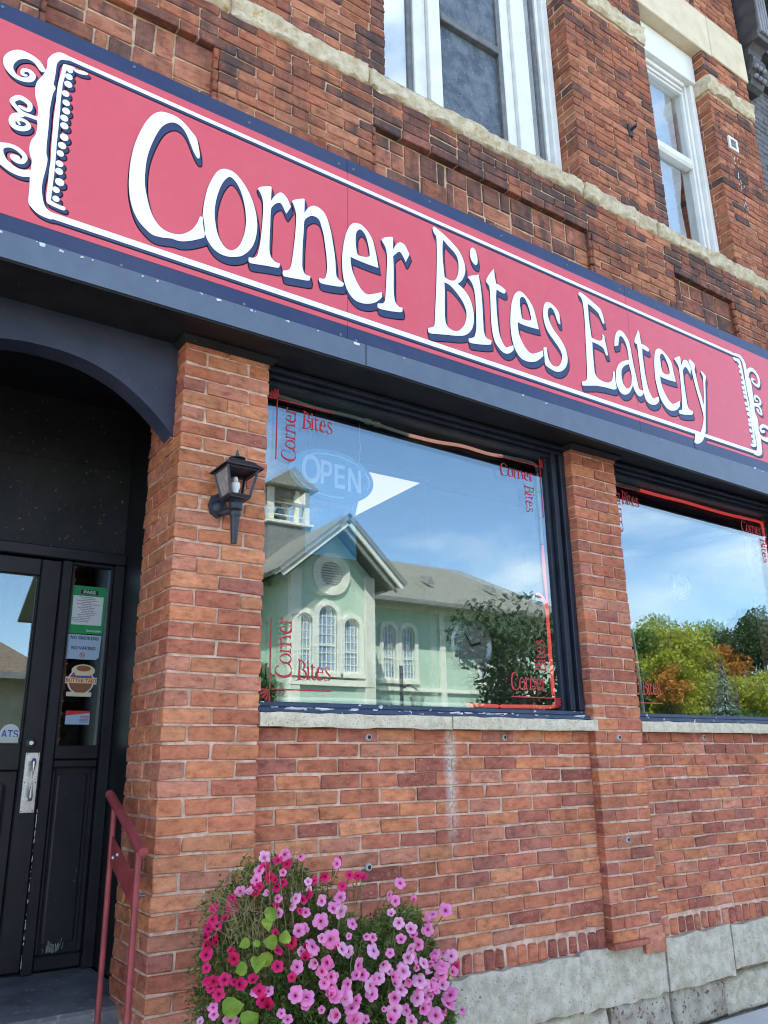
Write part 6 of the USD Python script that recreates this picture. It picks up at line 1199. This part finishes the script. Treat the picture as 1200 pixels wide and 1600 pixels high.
# ------------------------------------------------------------------ trees across the street
M_TRUNK = rough('bark', (.07, .055, .04), (.12, .10, .08), 8, .95, .8)
def tree(name, label, cat_, x, y, H, cr, cz, mat, n, leaf, seed, lobes=9, squash=1.0, group=None):
    """A trunk with limbs, and a crown of leaf faces gathered in lobes round the limb ends."""
    rg = np.random.default_rng(seed); t = thing(name, label, cat_, (x, y, 0), 0, group)
    limbs = [tube([(0, 0, -.2), (.05, 0, cz * .4), (0, .05, cz), (.05, 0, H * .86)], [H * .022, H * .018, H * .012, .02], 8)]
    cs = []
    for k_ in range(lobes):
        a = rg.uniform(0, 6.28); rr = cr * math.sqrt(rg.random()) * .72; zz = cz + (H - cz) * rg.uniform(-.55, .80) * (1 - .45 * rr / cr)
        c = np.array([rr * math.cos(a), rr * math.sin(a), zz]); cs.append((c, cr * rg.uniform(.26, .46)))
        limbs.append(tube([(0, 0, cz * .45 + .2 * zz * .5), c * np.array([.5, .5, .8]), c], [H * .009, H * .006, .01], 5))
    obj('trunk', cat(*limbs), M_TRUNK, t)
    V, F = [], []
    for q in range(n):
        c, r = cs[rg.integers(len(cs))]
        d = rg.normal(0, 1, 3); d /= np.linalg.norm(d); p = c + d * r * rg.random() ** .38 * np.array([1, 1, squash])
        u = rg.normal(0, 1, 3); u /= np.linalg.norm(u); w = np.cross(u, rg.normal(0, 1, 3)); w /= np.linalg.norm(w) + 1e-9
        s = leaf * rg.uniform(.6, 1.5); b = len(V) * 4
        V.append([p - u * s, p + w * s * .5, p + u * s, p - w * s * .5]); F += [[b, b + 1, b + 2], [b, b + 2, b + 3]]
    obj('crown', (np.array(V).reshape(-1, 3), np.array(F)), mat, t)
    return t
M_DKG = leafmat('dark_green_leaf', (.022, .042, .014), (.075, .115, .035), .3)
M_GRN = leafmat('green_leaf', (.04, .085, .02), (.10, .17, .045), .3)
M_YEL = leafmat('yellow_leaf', (.22, .25, .03), (.52, .47, .06), .35)
M_YGR = leafmat('yellow_green_leaf', (.14, .20, .03), (.40, .42, .07), .35)
M_ORG = leafmat('orange_leaf', (.40, .16, .035), (.62, .30, .06), .35)
M_SPR = leafmat('blue_spruce_needle', (.17, .22, .20), (.36, .42, .40), .15)
tree('shade_tree', 'dark leafy shade tree in front of the church hall, reflected in the larger window', 'tree', 16.1, -13.9, 6.2, 3.0, 3.4, M_DKG, 5200, .11, 51, 16)
tree('evergreen_bush', 'dense dark green bush by the church wall, reflected at the window corner', 'bush', 7.7, -15.6, 4.1, 1.3, 2.2, M_GRN, 5000, .09, 52, 9)
for i, (nm, lb, x, y, H, cr, cz, mt, n, lf) in enumerate([
    ('maple_tree', 'tall yellow maple reflected nearest the brick pillar in the farther window', 38.0, -25.5, 9.6, 3.0, 5.2, M_YEL, 7000, .17),
    ('maple_tree', 'spreading yellow green maple reflected behind the blue spruce', 42.0, -28.5, 10.2, 3.4, 5.6, M_YGR, 7000, .18),
    ('maple_tree', 'bushy golden maple with low branches reflected beside the spruce', 40.0, -23.0, 7.0, 2.8, 3.4, M_YEL, 7000, .15),
    ('orange_tree', 'small orange leaved tree reflected low at the foot of the yellow maples', 36.0, -24.0, 6.3, 1.0, 4.9, M_ORG, 1300, .14),
    ('orange_tree', 'rusty orange tree top reflected right of the yellow maples', 44.2, -26.0, 8.2, 1.7, 6.0, M_ORG, 2400, .14),
    ('broadleaf_tree', 'deep green tree reflected at the edge of the brick pillar', 36.2, -27.5, 9.6, 2.2, 5.4, M_GRN, 5000, .15),
    ('broadleaf_tree', 'tall dark green tree reflected at the far edge of the farther window', 47.2, -25.5, 11.6, 3.2, 6.0, M_DKG, 7000, .18),
    ('broadleaf_tree', 'wide olive green tree reflected behind the dark tree', 46.5, -31.0, 12.4, 4.2, 7.0, M_YGR, 6000, .2),
    ('broadleaf_tree', 'low round green tree reflected under the yellow maples', 38.8, -22.5, 4.6, 2.4, 2.4, M_GRN, 5000, .13)]):
    tree(nm, lb, 'tree', x, y, H, cr, cz, mt, n * 2, lf * .66, 60 + i, 14, group='trees beyond the street')
SP = thing('spruce_tree', 'pointed blue grey spruce reflected among the yellow maples', 'tree', (32.9, -19.0, 0))
obj('trunk', tube([(0, 0, -.2), (0, 0, 3), (0, 0, 5.6)], [.16, .11, .02], 8), M_TRUNK, SP)
rg = np.random.default_rng(77); V, F = [], []
for q in range(6500):
    z = 5.7 * (1 - math.sqrt(rg.random())) * .98 + .3; R_ = (5.9 - z) * .30; tier = (z * 2.2) % 1; a = rg.uniform(0, 6.28); r = R_ * (.35 + .65 * rg.random() ** .5) * (1.05 - .35 * tier)
    p = np.array([r * math.cos(a), r * math.sin(a), z - r * .25]); u = np.array([math.cos(a), math.sin(a), -.35 + rg.normal(0, .25)]); u /= np.linalg.norm(u); w = np.cross(u, [0, 0, 1.0]); s = rg.uniform(.08, .22); b = len(V) * 4
    V.append([p - u * s, p + w * s * .22, p + u * s, p - w * s * .22]); F += [[b, b + 1, b + 2], [b, b + 2, b + 3]]
obj('needles', (np.array(V).reshape(-1, 3), np.array(F)), M_SPR, SP)
SL = thing('street_lamp', 'black street lamp post with a small lantern across the road, reflected before the church wall', 'street lamp', (11.45, -14.2, 0))
obj('post', tube([(0, 0, -.1), (0, 0, .5), (0, 0, 3.9)], [.10, .06, .05], 10), M_LAMP, SL)
obj('arm', tube([(0, 0, 3.3), (.25, 0, 3.42), (.5, 0, 3.3)], .025, 8), M_LAMP, SL)
obj('lantern', lathe([(0, 2.72), (.10, 2.74), (.19, 3.1), (.22, 3.12), (.12, 3.24), (0, 3.32)], (.5, 0, 0), 'z', 8), M_LAMPGLASS, SL)
obj('lantern_frame', cat(*[tube([(.5 + .10 * math.cos(a), .10 * math.sin(a), 2.74), (.5 + .195 * math.cos(a), .195 * math.sin(a), 3.1)], .012, 4) for a in np.arange(8) * math.pi / 4]), M_LAMP, SL)
for i, (p, q) in enumerate((((-30, -13.8, 9.2), (60, -13.8, 15.6)), ((-6, -13.8, 8.9), (26, -3.9, 9.4)))):
    t = np.linspace(0, 1, 24)[:, None]; c = np.array(p) * (1 - t) + np.array(q) * t; c[:, 2] -= (4 * t * (1 - t) * .7)[:, 0]
    tag(obj('overhead_wire', tube(c, .006, 5), M_LAMP), ['thin overhead wire running along the far side of the street', 'thin overhead wire crossing the street at an angle'][i], 'wire')
for i, x in enumerate((-30, 60)):
    up_ = thing('utility_pole', ['wooden utility pole far along the left side of the street', 'wooden utility pole far along the right side of the street'][i], 'utility pole', (x, -13.9, 0))
    obj('pole', tube([(0, 0, -.2), (0, 0, 10)], [.17, .12], 10), M_TRUNK, up_); obj('crossarm', bx(-.9, .9, -.06, .06, 9.15, 9.3), M_TRUNK, up_)

M_STONEW = rough('tan_stone_wall', (.36, .30, .22), (.48, .41, .31), 1.6, .95, .8, 8)
CT = thing('stone_cottage', 'tan stone cottage with a brown hipped roof across the street, reflected in the door glass', 'house')
obj('wall', bx(-6, 4.2, -31, -23, 0, 4.4), M_STONEW, CT)
v = np.array([(-6.8, -31.8, 4.3), (5.0, -31.8, 4.3), (5.0, -22.1, 4.3), (-6.8, -22.1, 4.3), (-2.2, -27, 7.6), (.6, -27, 7.6)])
mm = trimesh.Trimesh(v, np.array([[0, 1, 5], [0, 5, 4], [1, 2, 5], [2, 3, 4], [2, 4, 5], [3, 0, 4], [0, 3, 2], [0, 2, 1]]), process=False); mm.fix_normals()
obj('roof', mm, rough('brown_roof', (.13, .09, .065), (.20, .15, .11), 8, .95, .8, 5), CT)
obj('eave', bx(-6.7, 4.9, -22.2, -22.05, 4.12, 4.32), M_EAVE, CT)
for x in (-4.2, -1.4, 2.4):
    w_ = obj('window', bx(x - .45, x + .45, -23.02, -22.96, 1.2, 3.2), M_GLZ, CT); obj('frame', cat(bx(x - .55, x - .45, -23, -22.92, 1.1, 3.3), bx(x + .45, x + .55, -23, -22.92, 1.1, 3.3), bx(x - .45, x + .45, -23, -22.92, 3.2, 3.3), bx(x - .45, x + .45, -23, -22.92, 1.1, 1.2), bx(x - .45, x + .45, -23, -22.94, 2.15, 2.22)), M_TRIM, w_)
